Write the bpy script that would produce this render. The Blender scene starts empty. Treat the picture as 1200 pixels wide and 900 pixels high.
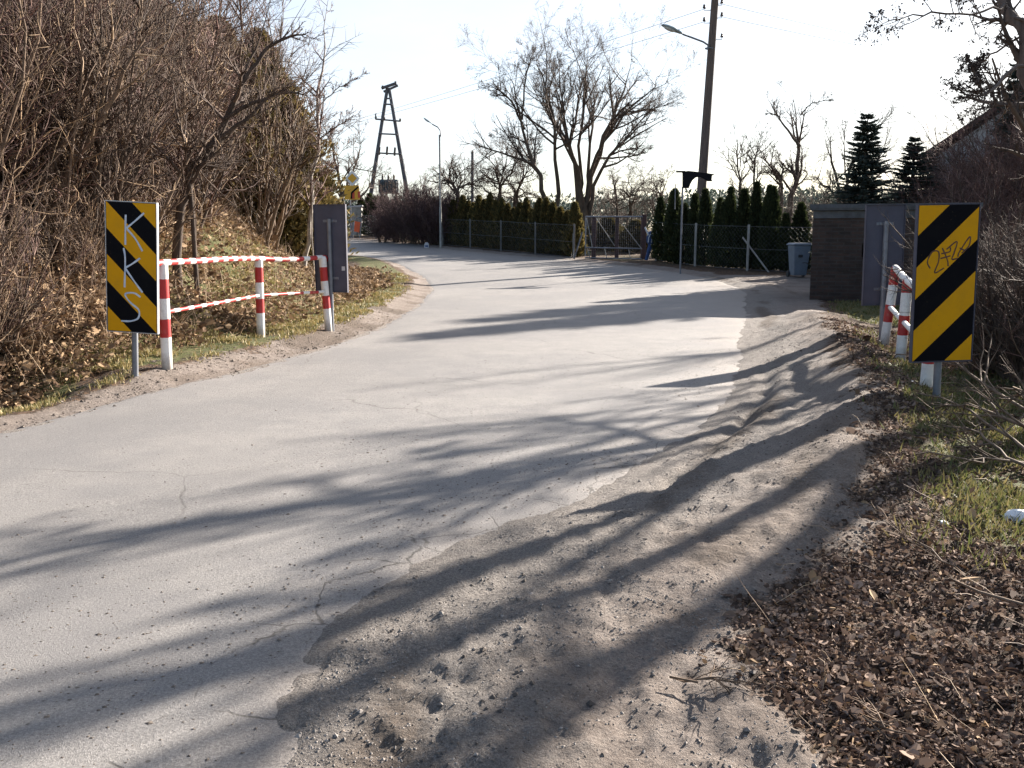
import bpy, math, random
import numpy as np
from mathutils import Vector, Matrix

# ------------------------------------------------------------------ camera, sky, sun, exposure
SC = bpy.context.scene
COL = SC.collection
R_ = math.radians
EYE, PITCH, FPX = 1.45, R_(9.04), 1100.0
cd = bpy.data.cameras.new('camera'); cam = bpy.data.objects.new('camera', cd); COL.objects.link(cam)
cam.location = (0, 0, EYE); cam.rotation_euler = (R_(90) - PITCH, 0, 0)
cd.sensor_width = 36; cd.lens = FPX / 1200 * 36; cd.clip_start = 0.05; cd.clip_end = 3000
SC.camera = cam
SUN_AZ, SUN_EL = R_(46), R_(22.5)          # azimuth to the right of +Y
W = bpy.data.worlds.new('World'); SC.world = W; W.use_nodes = True
wn = W.node_tree.nodes; bg = wn['Background']
sky = wn.new('ShaderNodeTexSky'); sky.sky_type = 'NISHITA'; sky.sun_disc = False
sky.sun_elevation = SUN_EL; sky.sun_rotation = SUN_AZ; sky.air_density = 1.0; sky.dust_density = 1.0; sky.ozone_density = 1.6
tc = wn.new('ShaderNodeTexCoord'); mp_ = wn.new('ShaderNodeMapping'); mp_.inputs['Scale'].default_value = (1.2, 1.2, 4.0); cl = wn.new('ShaderNodeTexNoise'); cl.inputs['Scale'].default_value = 1.6; cl.inputs['Detail'].default_value = 7; cl.inputs['Roughness'].default_value = 0.6
cr = wn.new('ShaderNodeValToRGB'); cr.color_ramp.elements[0].position = 0.30; cr.color_ramp.elements[0].color = (0.28, 0.28, 0.28, 1); cr.color_ramp.elements[1].position = 0.68; cr.color_ramp.elements[1].color = (0.75, 0.75, 0.75, 1)
vm = wn.new('ShaderNodeMix'); vm.data_type = 'RGBA'; vm.inputs[7].default_value = (5.0, 5.1, 5.5, 1)      # sunlit thin cirrus
WL = W.node_tree.links.new
WL(tc.outputs['Generated'], mp_.inputs[0]); WL(mp_.outputs[0], cl.inputs['Vector']); WL(cl.outputs[0], cr.inputs[0]); dp = wn.new('ShaderNodeVectorMath'); dp.operation = 'DOT_PRODUCT'; dp.inputs[1].default_value = (math.sin(SUN_AZ) * math.cos(SUN_EL), math.cos(SUN_AZ) * math.cos(SUN_EL), math.sin(SUN_EL))
fr = wn.new('ShaderNodeMapRange'); fr.inputs[1].default_value = 0.05; fr.inputs[2].default_value = 0.62; fm_ = wn.new('ShaderNodeMath'); fm_.operation = 'MULTIPLY'    # cirrus scatters forward, round the sun
WL(tc.outputs['Generated'], dp.inputs[0]); WL(dp.outputs['Value'], fr.inputs[0]); WL(cr.outputs[0], fm_.inputs[0]); WL(fr.outputs[0], fm_.inputs[1]); WL(fm_.outputs[0], vm.inputs[0]); WL(sky.outputs[0], vm.inputs[6]); WL(vm.outputs[2], bg.inputs[0])
bg.inputs[1].default_value = 0.052
sl = bpy.data.lights.new('sun', 'SUN'); sun = bpy.data.objects.new('sun', sl); COL.objects.link(sun)
sl.energy = 5.0; sl.angle = R_(0.55); sl.color = (1.0, 0.92, 0.82)
SUNV = Vector((math.sin(SUN_AZ) * math.cos(SUN_EL), math.cos(SUN_AZ) * math.cos(SUN_EL), math.sin(SUN_EL)))
sun.rotation_euler = SUNV.to_track_quat('Z', 'Y').to_euler(); sun.location = (20, 20, 20)
vs = SC.view_settings; vs.view_transform = 'Standard'; vs.look = 'None'; vs.gamma = 1; vs.exposure = 2.10
vs.use_curve_mapping = False

# ------------------------------------------------------------------ layout helpers
CT, ST = math.cos(PITCH), math.sin(PITCH)
def pt(px, py, d):
    u, v = (px - 600) / FPX, (py - 450) / FPX
    s = d / (CT - v * ST)
    return Vector((u * s, d, EYE + (-ST - v * CT) * s))
def G(px, py, z=0.0):
    u, v = (px - 600) / FPX, (py - 450) / FPX
    s = (z - EYE) / (-ST - v * CT)
    return (u * s, (CT - v * ST) * s)

# ------------------------------------------------------------------ numpy helpers
def _h(ix, iy, seed):
    n = (ix.astype(np.int64) * 374761393 + iy.astype(np.int64) * 668265263 + seed * 1274126177) & 0xFFFFFFFF
    n = ((n ^ (n >> 13)) * 1274126177) & 0xFFFFFFFF
    return ((n ^ (n >> 16)) & 0xFFFF) / 65535.0
def vnoise(x, y, seed=0):
    ix, iy = np.floor(x), np.floor(y); fx, fy = x - ix, y - iy
    fx = fx * fx * (3 - 2 * fx); fy = fy * fy * (3 - 2 * fy)
    a, b = _h(ix, iy, seed), _h(ix + 1, iy, seed); c, d = _h(ix, iy + 1, seed), _h(ix + 1, iy + 1, seed)
    return (a + (b - a) * fx) * (1 - fy) + (c + (d - c) * fx) * fy
def fbm(x, y, seed=0, o=4):
    t, a, s = 0, 0.5, 0
    for k in range(o):
        t = t + a * vnoise(x * 2 ** k, y * 2 ** k, seed + k * 17); s += a; a *= 0.5
    return t / s - 0.5
def sst(a, b, x):
    t = np.clip((x - a) / (b - a), 0, 1); return t * t * (3 - 2 * t)
def nrm(v):
    return v / np.maximum(np.linalg.norm(v, axis=-1, keepdims=True), 1e-9)
def spline(pts, n):
    p = np.array(pts, float); m = len(p)
    p = np.vstack([2 * p[0] - p[1], p, 2 * p[-1] - p[-2]])
    t = np.linspace(0, m - 1 - 1e-6, n); i = t.astype(int); f = (t - i)[:, None]
    a, b, c, d = p[i], p[i + 1], p[i + 2], p[i + 3]
    return 0.5 * (2 * b + (c - a) * f + (2 * a - 5 * b + 4 * c - d) * f ** 2 + (3 * b - a - 3 * c + d) * f ** 3)

# ------------------------------------------------------------------ road edges and terrain height
LEFT = [(-8.6, -8), (-6.6, -2), (-5.4, 2), (-4.5, 4.9), G(30, 500), G(190, 457), G(300, 430), G(400, 400), G(462, 375),
        (-1.98, 21.0), (-2.35, 27), (-3.3, 32), (-5.0, 38), (-7.6, 43), (-12, 51), (-19, 61), (-30, 75)]
RIGHT = [(-4.3, -8), (-2.5, -2), G(150, 1100), G(400, 775), G(575, 640), G(745, 572), G(868, 470), G(882, 415), G(878, 380),
         (5.1, 20.3), (6.2, 26), (5.5, 32.2), (2.5, 38.0), (-1.2, 43.2), (-6.6, 52), (-14, 63), (-26, 78)]
NR = 420
Lc = spline(LEFT, NR); Rc = spline(RIGHT, NR)
_tt = np.arange(NR)
Lc[:, 0] += 0.10 * fbm(Lc[:, 1] * 1.1, _tt * 0.0, 5) + 0.05 * fbm(Lc[:, 1] * 6, _tt * 0.0, 6)
Rc[:, 0] += 0.20 * fbm(Rc[:, 1] * 0.7, _tt * 0.0, 7) + 0.05 * fbm(Rc[:, 1] * 5, _tt * 0.0, 8)

def seg_dist(P, C):
    A, B = C[:-1], C[1:]; best = np.full(len(P), 1e9)
    for a, b in zip(A[::2], C[2::2] if len(C) % 2 else np.vstack([C[2::2], C[-1:]])):
        ab = b - a; t = np.clip(((P - a) @ ab) / max(ab @ ab, 1e-9), 0, 1)
        best = np.minimum(best, np.linalg.norm(P - (a + t[:, None] * ab), axis=1))
    return best
def inside_poly(P, poly):
    x, y = P[:, 0], P[:, 1]; r = np.zeros(len(P), bool); j = len(poly) - 1
    for i in range(len(poly)):
        xi, yi = poly[i]; xj, yj = poly[j]
        if yi != yj:
            r ^= ((yi > y) != (yj > y)) & (x < (xj - xi) * (y - yi) / (yj - yi) + xi)
        j = i
    return r
def base_h(y):
    t = np.maximum(0, np.minimum(y, 75) - 25.0); return 0.042 * t * t / (t + 4)
def terrain(x, y):
    """height and masks"""
    P = np.stack([x, y], 1)
    dl, dr = seg_dist(P, Lc), seg_dist(P, Rc)
    ins = inside_poly(P, np.vstack([Lc[::2], Rc[::-2]]))
    left = (dl < dr) & ~ins; right = ~left & ~ins
    # true left: also anything west of the left edge
    z = base_h(y)
    n1 = fbm(x * 0.35, y * 0.35, 11); n2 = fbm(x * 1.7, y * 1.7, 12); n3 = fbm(x * 9, y * 9, 13, 3)
    dmin = np.minimum(dl, dr)
    z = z + np.where(ins, -0.05 * sst(0.0, 0.45, dmin) + 0.030 * n3 * np.exp(-dmin / 0.5), 0)
    # left bank
    hm = np.interp(y, [-20, 5, 9, 18, 23, 27, 32, 36], [1.6, 1.7, 2.0, 2.2, 1.9, 1.35, 0.25, 0.0])
    toe = np.interp(y, [0, 9, 14, 20, 26, 32], [1.0, 0.95, 1.05, 1.5, 2.3, 3.2])
    bank = hm * sst(0, 3.6, dl - toe + 0.5 * n1)
    ditch = -0.5 * np.exp(-(((x + 5.0) / 0.8) ** 2 + ((y - 8.3) / 1.1) ** 2))
    vl = 0.075 * sst(0.05, 0.8, dl)
    zl = bank + vl + ditch + n2 * 0.10 * sst(0.3, 1.5, dl) + n3 * (0.016 + 0.04 * sst(0.8, 2, dl))
    z = z + np.where(left & (y < 40), zl, 0)
    # right berm, gutter, verge
    wy = sst(3.2, 6.2, y) * (1 - sst(14, 19.5, y))
    gw = sst(4.6, 5.6, y) * (1 - sst(8.2, 10.5, y))
    berm = (0.20 + 0.05 * n2) * np.exp(-((dr - 1.05) / 0.55) ** 2) * wy - 0.05 * sst(1.2, 2.2, dr) * (1 - sst(14, 20, y))
    gut = -0.085 * np.exp(-((dr - 0.16 - 0.02 * n2) / 0.06) ** 2) * gw * (0.55 + 1.8 * np.clip(n2 + n3, -0.2, 0.4)) + 0.035 * np.exp(-((dr - 0.30) / 0.08) ** 2) * gw
    rut = 0.016 * np.sin(dr * 9 + 2.5 * n1 * 4) * np.exp(-dr * 0.6) * sst(0.1, 0.4, dr)
    zr = berm + gut + rut + n2 * 0.03 * sst(0.1, 0.8, dr) + 0.022 * fbm(x * 24, y * 24, 14, 2) * sst(0, 0.2, dr) + n3 * (0.025 + 0.03 * sst(1.5, 2.5, dr)) * (0.5 + sst(0, 0.4, dr) * 0.5)
    near_r = right & (y < 21)
    z = z + np.where(near_r, zr, 0)
    z = z + np.where(right & (y >= 21), (n2 * 0.04 + n3 * 0.015) * sst(0, 1, dr), 0)
    z = z + np.where(~ins, 0.006 + 0.03 * sst(0, 0.6, dmin) + n3 * 0.022, 0)
    # masks
    Wd = np.interp(y, [0, 2.4, 4, 9, 13, 18, 21], [1.45, 1.42, 1.32, 0.74, 0.95, 1.3, 1.5]) + 0.4 * n2 + 0.3 * n3
    lane = right & (y > 20.5) & (y < 30.5 + n1) & (x > 4)
    mdirt = np.where(ins, 1.0, 0.0)
    mdirt = np.where(near_r, 1 - sst(-0.25, 0.35, dr - Wd), mdirt)
    mdirt = np.where(right & (y >= 21), 1 - sst(0.5, 1.1, dr + n2), mdirt)
    mdirt = np.where(lane, 1 - 0.35 * sst(0.0, 0.5, n2 + 0.1), mdirt)
    wl = np.interp(y, [0, 9, 15, 19, 22, 30], [0.55, 0.42, 0.5, 0.5, 0.45, 0.3])
    mdirt = np.where(left, 1 - sst(-0.15, 0.3, dl - wl + 0.6 * n2), mdirt)
    mg = np.zeros_like(x)
    gl = sst(0.4, 0.8, dl) * (1 - sst(1.3, 2.2, dl + n2)) + sst(11, 13, y) * (1 - sst(24, 30, y)) * sst(0.6, 1.2, dl) * (1 - sst(2.2, 3.6, dl - 0.14 * (y - 12) + 1.2 * n2))
    mg = np.where(left, np.clip(gl, 0, 1) * sst(-0.25, 0.15, n1 + n2 + 0.12), mg)
    gr = sst(0.1, 0.6, dr - Wd) * np.clip(sst(-0.02, 0.22, n1 * 1.1 + 0.6 * n2 + np.interp(y, [2, 4.2, 5.2, 8, 14], [-0.5, 0.02, 0.26, 0.34, 0.20])), 0, 1)
    mg = np.where(near_r, gr, mg)
    mg = np.where(right & (y >= 21), sst(0.8, 1.4, dr + n2) * (0.45 + 1.2 * n1), mg)
    mg = np.where(lane, 0.12 * sst(0.05, 0.3, n2), mg)
    rt = (np.exp(-((dr - 0.30 - 0.25 * n2) / 0.16) ** 2) + 0.8 * np.exp(-((dr - 1.0 - 0.5 * n1) / 0.13) ** 2)) * sst(-0.12, 0.2, fbm(x * 1.1, y * 0.45, 97)) * right
    rt = np.where(left, 0.9 * sst(0.0, 0.25, fbm(x * 1.6, y * 0.9, 98)), rt)
    apr = np.where(right & (y < 30), np.exp(-(dr / 0.85) ** 2), 0) + ins * 1.0
    return z, dict(apron=apr, rut=rt, dirt=mdirt, grass=mg, dl=dl, dr=dr, left=left, right=right, ins=ins)
def H(x, y):
    return float(terrain(np.array([float(x)]), np.array([float(y)]))[0][0])
def road_z(x, y):
    return base_h(y) + 0.02 * fbm(x * 0.5, y * 0.5, 31, 2)

# ------------------------------------------------------------------ materials
def nodes(name):
    m = bpy.data.materials.new(name); m.use_nodes = True
    nt = m.node_tree; return m, nt, nt.nodes['Principled BSDF']
def N(nt, t, **kw):
    n = nt.nodes.new(t)
    for k, v in kw.items(): setattr(n, k, v)
    return n
def noise(nt, scale, detail=4, rough=0.6, vec=None):
    n = N(nt, 'ShaderNodeTexNoise'); n.inputs['Scale'].default_value = scale; n.inputs['Detail'].default_value = detail
    n.inputs['Roughness'].default_value = rough
    if vec is not None: nt.links.new(vec, n.inputs['Vector'])
    return n.outputs[0]
def ramp(nt, fac, stops):
    r = N(nt, 'ShaderNodeValToRGB'); e = r.color_ramp.elements
    while len(e) < len(stops): e.new(0.5)
    for i, (p, c) in enumerate(stops):
        e[i].position = p; e[i].color = (*c, 1) if len(c) == 3 else c
    nt.links.new(fac, r.inputs[0]); return r.outputs[0]
def mix(nt, fac, a, b, mode='MIX'):
    m = N(nt, 'ShaderNodeMix', data_type='RGBA', blend_type=mode)
    for v, i in ((fac, 0), (a, 6), (b, 7)):
        if hasattr(v, 'links'): nt.links.new(v, m.inputs[i])
        elif i == 0: m.inputs[0].default_value = v
        else: m.inputs[i].default_value = (*v, 1)
    return m.outputs[2]
def math_(nt, op, a, b=None, c=None):
    m = N(nt, 'ShaderNodeMath', operation=op)
    for i, v in enumerate((a, b, c)):
        if v is None: continue
        if hasattr(v, 'links'): nt.links.new(v, m.inputs[i])
        else: m.inputs[i].default_value = v
    return m.outputs[0]
def objco(nt): return N(nt, 'ShaderNodeTexCoord').outputs['Object']
def attr(nt, name): return N(nt, 'ShaderNodeAttribute', attribute_name=name).outputs['Fac']
def bump(nt, bs, h, strength=0.4, dist=0.02):
    b = N(nt, 'ShaderNodeBump'); b.inputs['Strength'].default_value = strength; b.inputs['Distance'].default_value = dist
    nt.links.new(h, b.inputs['Height']); nt.links.new(b.outputs[0], bs.inputs['Normal'])
def mat(name, c1, c2=None, scale=8, rough=0.7, metal=0.0, bmp=0.0, island=False, rnd=0.0, spec=0.5, trans=0.0, stretch=None, bdist=0.01, skew=0.0):
    m, nt, bs = nodes(name)
    c2 = c2 or tuple(v * 0.7 for v in c1)
    co = objco(nt)
    if stretch:
        mp = N(nt, 'ShaderNodeMapping'); mp.inputs['Scale'].default_value = stretch; nt.links.new(co, mp.inputs[0]); co = mp.outputs[0]
    f = noise(nt, scale, 5, 0.65, co)
    fac = ramp(nt, f, [(0.32, (0, 0, 0)), (0.68, (1, 1, 1))])
    if island:
        g = N(nt, 'ShaderNodeNewGeometry').outputs['Random Per Island']
        fac = ramp(nt, g, [(0, (0, 0, 0)), (skew, (1, 1, 1))]) if skew else g
    col = mix(nt, fac, c1, c2)
    if rnd:
        r = N(nt, 'ShaderNodeObjectInfo').outputs['Random']
        hs = N(nt, 'ShaderNodeHueSaturation'); nt.links.new(col, hs.inputs['Color'])
        nt.links.new(math_(nt, 'MULTIPLY_ADD', r, rnd, 1 - rnd / 2), hs.inputs['Value']); col = hs.outputs[0]
    nt.links.new(col, bs.inputs['Base Color'])
    bs.inputs['Roughness'].default_value = rough; bs.inputs['Metallic'].default_value = metal
    bs.inputs['Specular IOR Level'].default_value = spec
    if bmp: bump(nt, bs, f, bmp, bdist)
    if trans:
        tr = N(nt, 'ShaderNodeBsdfTranslucent'); nt.links.new(col, tr.inputs[0])
        ms = N(nt, 'ShaderNodeMixShader'); ms.inputs[0].default_value = trans
        nt.links.new(bs.outputs[0], ms.inputs[1]); nt.links.new(tr.outputs[0], ms.inputs[2])
        nt.links.new(ms.outputs[0], nt.nodes['Material Output'].inputs[0])
    return m

def ground_material():
    m, nt, bs = nodes('earth'); co = objco(nt)
    n_big = noise(nt, 1.3, 5, 0.6, co); n_mid = noise(nt, 9, 6, 0.7, co); n_fine = noise(nt, 70, 5, 0.75, co); n_grit = noise(nt, 260, 3, 0.7, co)
    dirt = ramp(nt, n_mid, [(0.25, (0.135, 0.108, 0.093)), (0.5, (0.235, 0.192, 0.167)), (0.75, (0.335, 0.285, 0.25))])
    dirt = mix(nt, 0.55, dirt, ramp(nt, n_fine, [(0.3, (0.06, 0.047, 0.04)), (0.55, (0.225, 0.19, 0.165)), (0.72, (0.42, 0.375, 0.33))]))
    dirt = mix(nt, ramp(nt, n_big, [(0.45, (0, 0, 0)), (0.72, (0.6, 0.6, 0.6))]), dirt, (0.12, 0.085, 0.06))
    grv = ramp(nt, noise(nt, 95, 4, 0.85, co), [(0.30, (0.075, 0.065, 0.058)), (0.5, (0.20, 0.18, 0.162)), (0.70, (0.40, 0.365, 0.335))])
    apv = math_(nt, 'ADD', attr(nt, 'apron'), math_(nt, 'MULTIPLY', math_(nt, 'SUBTRACT', n_mid, 0.5), 0.8))
    dirt = mix(nt, ramp(nt, apv, [(0.25, (0, 0, 0)), (0.75, (0.85, 0.85, 0.85))]), dirt, grv)
    rtv = math_(nt, 'ADD', attr(nt, 'rut'), math_(nt, 'MULTIPLY', math_(nt, 'SUBTRACT', n_mid, 0.5), 0.9))
    dirt = mix(nt, ramp(nt, rtv, [(0.3, (0, 0, 0)), (0.85, (0.7, 0.7, 0.7))]), dirt, ramp(nt, n_fine, [(0.35, (0.045, 0.034, 0.028)), (0.7, (0.15, 0.11, 0.08))]))
    vor = N(nt, 'ShaderNodeTexVoronoi'); vor.inputs['Scale'].default_value = 34; nt.links.new(co, vor.inputs['Vector'])
    lit = ramp(nt, n_mid, [(0.3, (0.030, 0.020, 0.014)), (0.6, (0.075, 0.048, 0.032)), (0.8, (0.14, 0.10, 0.07))])
    vsep = N(nt, 'ShaderNodeSeparateColor'); nt.links.new(vor.outputs['Color'], vsep.inputs[0])
    lit = mix(nt, ramp(nt, vsep.outputs[0], [(0.55, (0, 0, 0)), (1.0, (0.8, 0.8, 0.8))]), lit, (0.21, 0.125, 0.075))
    gr = ramp(nt, n_fine, [(0.3, (0.035, 0.04, 0.014)), (0.55, (0.085, 0.095, 0.03)), (0.75, (0.17, 0.15, 0.065))])
    gr = mix(nt, ramp(nt, n_mid, [(0.48, (0, 0, 0)), (0.65, (0.75, 0.75, 0.75))]), gr, (0.17, 0.12, 0.07))
    # break the mask edges with noise
    def edge(a, amt):
        v = math_(nt, 'ADD', attr(nt, a), math_(nt, 'MULTIPLY', math_(nt, 'SUBTRACT', n_mid, 0.5), amt))
        return ramp(nt, v, [(0.38, (0, 0, 0)), (0.62, (1, 1, 1))])
    col = mix(nt, edge('grass', 1.2), lit, gr)
    col = mix(nt, edge('dirt', 1.0), col, dirt)
    nt.links.new(col, bs.inputs['Base Color']); bs.inputs['Roughness'].default_value = 0.95; bs.inputs['Specular IOR Level'].default_value = 0.2
    hgt = math_(nt, 'ADD', math_(nt, 'ADD', math_(nt, 'MULTIPLY', n_mid, 1.2), math_(nt, 'MULTIPLY', n_fine, 0.55)), math_(nt, 'MULTIPLY', n_grit, 0.18))
    wv = N(nt, 'ShaderNodeTexWave', wave_type='BANDS', bands_direction='Y'); wv.inputs['Scale'].default_value = 4.6; wv.inputs['Distortion'].default_value = 3.5; wv.inputs['Detail'].default_value = 3; wv.inputs['Detail Scale'].default_value = 2.5
    nt.links.new(co, wv.inputs['Vector'])
    hgt = math_(nt, 'ADD', hgt, math_(nt, 'MULTIPLY', math_(nt, 'MULTIPLY', wv.outputs['Fac'], attr(nt, 'rut')), 0.28))
    bump(nt, bs, hgt, 1.0, 0.04)
    return m
def asphalt_material():
    m, nt, bs = nodes('asphalt'); co = objco(nt)
    big = noise(nt, 0.35, 4, 0.6, co); mid = noise(nt, 3.0, 6, 0.7, co); grit = noise(nt, 95, 4, 0.85, co); grit2 = noise(nt, 420, 2, 0.7, co)
    col = ramp(nt, grit, [(0.30, (0.07, 0.066, 0.065)), (0.5, (0.205, 0.192, 0.182)), (0.70, (0.41, 0.385, 0.368))])
    col = mix(nt, 0.42, col, ramp(nt, mid, [(0.3, (0.125, 0.117, 0.114)), (0.5, (0.195, 0.182, 0.17)), (0.7, (0.275, 0.255, 0.23))]))
    col = mix(nt, ramp(nt, math_(nt, 'ADD', attr(nt, 'streak'), math_(nt, 'MULTIPLY', mid, 0.35)), [(0.5, (0, 0, 0)), (0.95, (0.5, 0.5, 0.5))]), col, ramp(nt, grit, [(0.3, (0.05, 0.047, 0.046)), (0.7, (0.26, 0.245, 0.235))]))
    # dusty, sandy surface toward the right edge and older dark repair patches
    dust = math_(nt, 'ADD', attr(nt, 'dust'), math_(nt, 'MULTIPLY', math_(nt, 'SUBTRACT', mid, 0.5), 0.9))
    col = mix(nt, ramp(nt, dust, [(0.45, (0, 0, 0)), (0.95, (0.8, 0.8, 0.8))]), col, ramp(nt, grit, [(0.3, (0.095, 0.08, 0.07)), (0.65, (0.30, 0.262, 0.23))]))
    col = mix(nt, ramp(nt, big, [(0.48, (0, 0, 0)), (0.54, (0.3, 0.3, 0.3)), (0.75, (0.45, 0.45, 0.45))]), col, (0.135, 0.13, 0.132))
    # black specks
    vs_ = N(nt, 'ShaderNodeTexVoronoi'); vs_.inputs['Scale'].default_value = 17; nt.links.new(co, vs_.inputs['Vector'])
    sp = ramp(nt, vs_.outputs['Distance'], [(0.10, (1, 1, 1)), (0.16, (0, 0, 0))])
    sp = mix(nt, ramp(nt, mid, [(0.42, (0, 0, 0)), (0.6, (1, 1, 1))]), (0, 0, 0), sp)
    col = mix(nt, sp, col, (0.09, 0.08, 0.07))
    # cracks: thin lines of a warped voronoi, only where a second noise allows
    wv = N(nt, 'ShaderNodeMix', data_type='VECTOR'); wv.inputs[0].default_value = 0.22
    nz = N(nt, 'ShaderNodeTexNoise'); nz.inputs['Scale'].default_value = 2.2; nz.inputs['Detail'].default_value = 7; nt.links.new(co, nz.inputs['Vector'])
    nt.links.new(co, wv.inputs[4]); nt.links.new(nz.outputs['Color'], wv.inputs[5])
    vc = N(nt, 'ShaderNodeTexVoronoi', feature='DISTANCE_TO_EDGE'); vc.inputs['Scale'].default_value = 0.55; nt.links.new(wv.outputs[1], vc.inputs['Vector'])
    ck = ramp(nt, vc.outputs['Distance'], [(0.0006, (0.7, 0.7, 0.7)), (0.003, (0, 0, 0))])
    vc2 = N(nt, 'ShaderNodeTexVoronoi', feature='DISTANCE_TO_EDGE'); vc2.inputs['Scale'].default_value = 2.6; nt.links.new(wv.outputs[1], vc2.inputs['Vector'])
    ck2 = ramp(nt, vc2.outputs['Distance'], [(0.003, (1, 1, 1)), (0.013, (0, 0, 0))])
    em = math_(nt, 'ADD', attr(nt, 'edge'), math_(nt, 'MULTIPLY', math_(nt, 'SUBTRACT', mid, 0.5), 1.3))
    ck2 = mix(nt, ramp(nt, em, [(0.42, (0, 0, 0)), (0.6, (0.9, 0.9, 0.9))]), (0, 0, 0), ck2)
    ck = mix(nt, ramp(nt, noise(nt, 0.5, 2, 0.5, co), [(0.5, (0, 0, 0)), (0.58, (0.85, 0.85, 0.85))]), (0, 0, 0), ck)
    ck = mix(nt, 1.0, ck, ck2, 'LIGHTEN')
    col = mix(nt, ck, col, (0.06, 0.052, 0.045))
    nt.links.new(col, bs.inputs['Base Color'])
    bs.inputs['Roughness'].default_value = 0.72; bs.inputs['Specular IOR Level'].default_value = 0.35
    h = math_(nt, 'SUBTRACT', math_(nt, 'ADD', math_(nt, 'MULTIPLY', grit, 0.5), math_(nt, 'MULTIPLY', grit2, 0.25)), math_(nt, 'MULTIPLY', ck, 0.15))
    bump(nt, bs, h, 0.8, 0.012)
    return m
def stripe_material(name, sign):
    m, nt, bs = nodes(name); co = objco(nt); sp = N(nt, 'ShaderNodeSeparateXYZ'); nt.links.new(co, sp.inputs[0])
    yd = math_(nt, 'SUBTRACT', 1.25, sp.outputs[2]); xl = math_(nt, 'ADD', sp.outputs[0], 0.25)
    v = math_(nt, 'ADD', yd, math_(nt, 'MULTIPLY', xl, sign))
    f = math_(nt, 'FRACT', math_(nt, 'ADD', math_(nt, 'DIVIDE', v, 0.505), 3.0))
    blk = math_(nt, 'MULTIPLY', math_(nt, 'GREATER_THAN', f, 0.49), math_(nt, 'LESS_THAN', f, 0.985))
    d = noise(nt, 4.5, 6, 0.7, co); d2 = noise(nt, 40, 4, 0.7, co)
    yel = mix(nt, ramp(nt, d, [(0.45, (0, 0, 0)), (0.8, (0.55, 0.55, 0.55))]), (0.63, 0.30, 0.008), (0.42, 0.21, 0.02))
    bl = mix(nt, ramp(nt, d, [(0.5, (0, 0, 0)), (0.85, (0.5, 0.5, 0.5))]), (0.004, 0.004, 0.006), (0.014, 0.013, 0.012))
    col = mix(nt, blk, yel, bl)
    col = mix(nt, ramp(nt, d2, [(0.68, (0, 0, 0)), (0.74, (0.5, 0.5, 0.5))]), col, (0.12, 0.09, 0.05))
    nt.links.new(col, bs.inputs['Base Color']); bs.inputs['Roughness'].default_value = 0.6; bs.inputs['Specular IOR Level'].default_value = 0.06
    return m
def band_material(name, axis, edges, red=(0.40, 0.018, 0.018), white=(0.74, 0.72, 0.69), period=None, duty=0.5):
    """red where the coordinate falls in one of the bands"""
    m, nt, bs = nodes(name); co = objco(nt); sp = N(nt, 'ShaderNodeSeparateXYZ'); nt.links.new(co, sp.inputs[0]); v = sp.outputs[axis]
    wob = math_(nt, 'MULTIPLY', math_(nt, 'SUBTRACT', noise(nt, 14, 3, 0.6, co), 0.5), 0.016)
    v = math_(nt, 'ADD', v, wob)
    if period:
        f = math_(nt, 'FRACT', math_(nt, 'ADD', math_(nt, 'DIVIDE', v, period), 20.0)); r = math_(nt, 'LESS_THAN', f, duty)
    else:
        r = None
        for a, b in edges:
            q = math_(nt, 'MULTIPLY', math_(nt, 'GREATER_THAN', v, a), math_(nt, 'LESS_THAN', v, b))
            r = q if r is None else math_(nt, 'MAXIMUM', r, q)
    col = mix(nt, r, white, red)
    d = noise(nt, 9, 7, 0.75, co)
    col = mix(nt, ramp(nt, d, [(0.52, (0, 0, 0)), (0.75, (0.55, 0.55, 0.55))]), col, (0.30, 0.25, 0.20))
    if axis == 2 and not period:
        gd = ramp(nt, math_(nt, 'ADD', sp.outputs[2], math_(nt, 'MULTIPLY', math_(nt, 'SUBTRACT', d, 0.5), 0.3)), [(0.02, (0.75, 0.75, 0.75)), (0.16, (0, 0, 0))])
        col = mix(nt, gd, col, (0.20, 0.155, 0.115))
    chip = noise(nt, 38, 4, 0.7, co)
    col = mix(nt, ramp(nt, chip, [(0.69, (0, 0, 0)), (0.71, (0.9, 0.9, 0.9))]), col, (0.10, 0.055, 0.035))
    nt.links.new(col, bs.inputs['Base Color']); bs.inputs['Roughness'].default_value = 0.5
    bump(nt, bs, chip, 0.15, 0.004)
    return m
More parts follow.
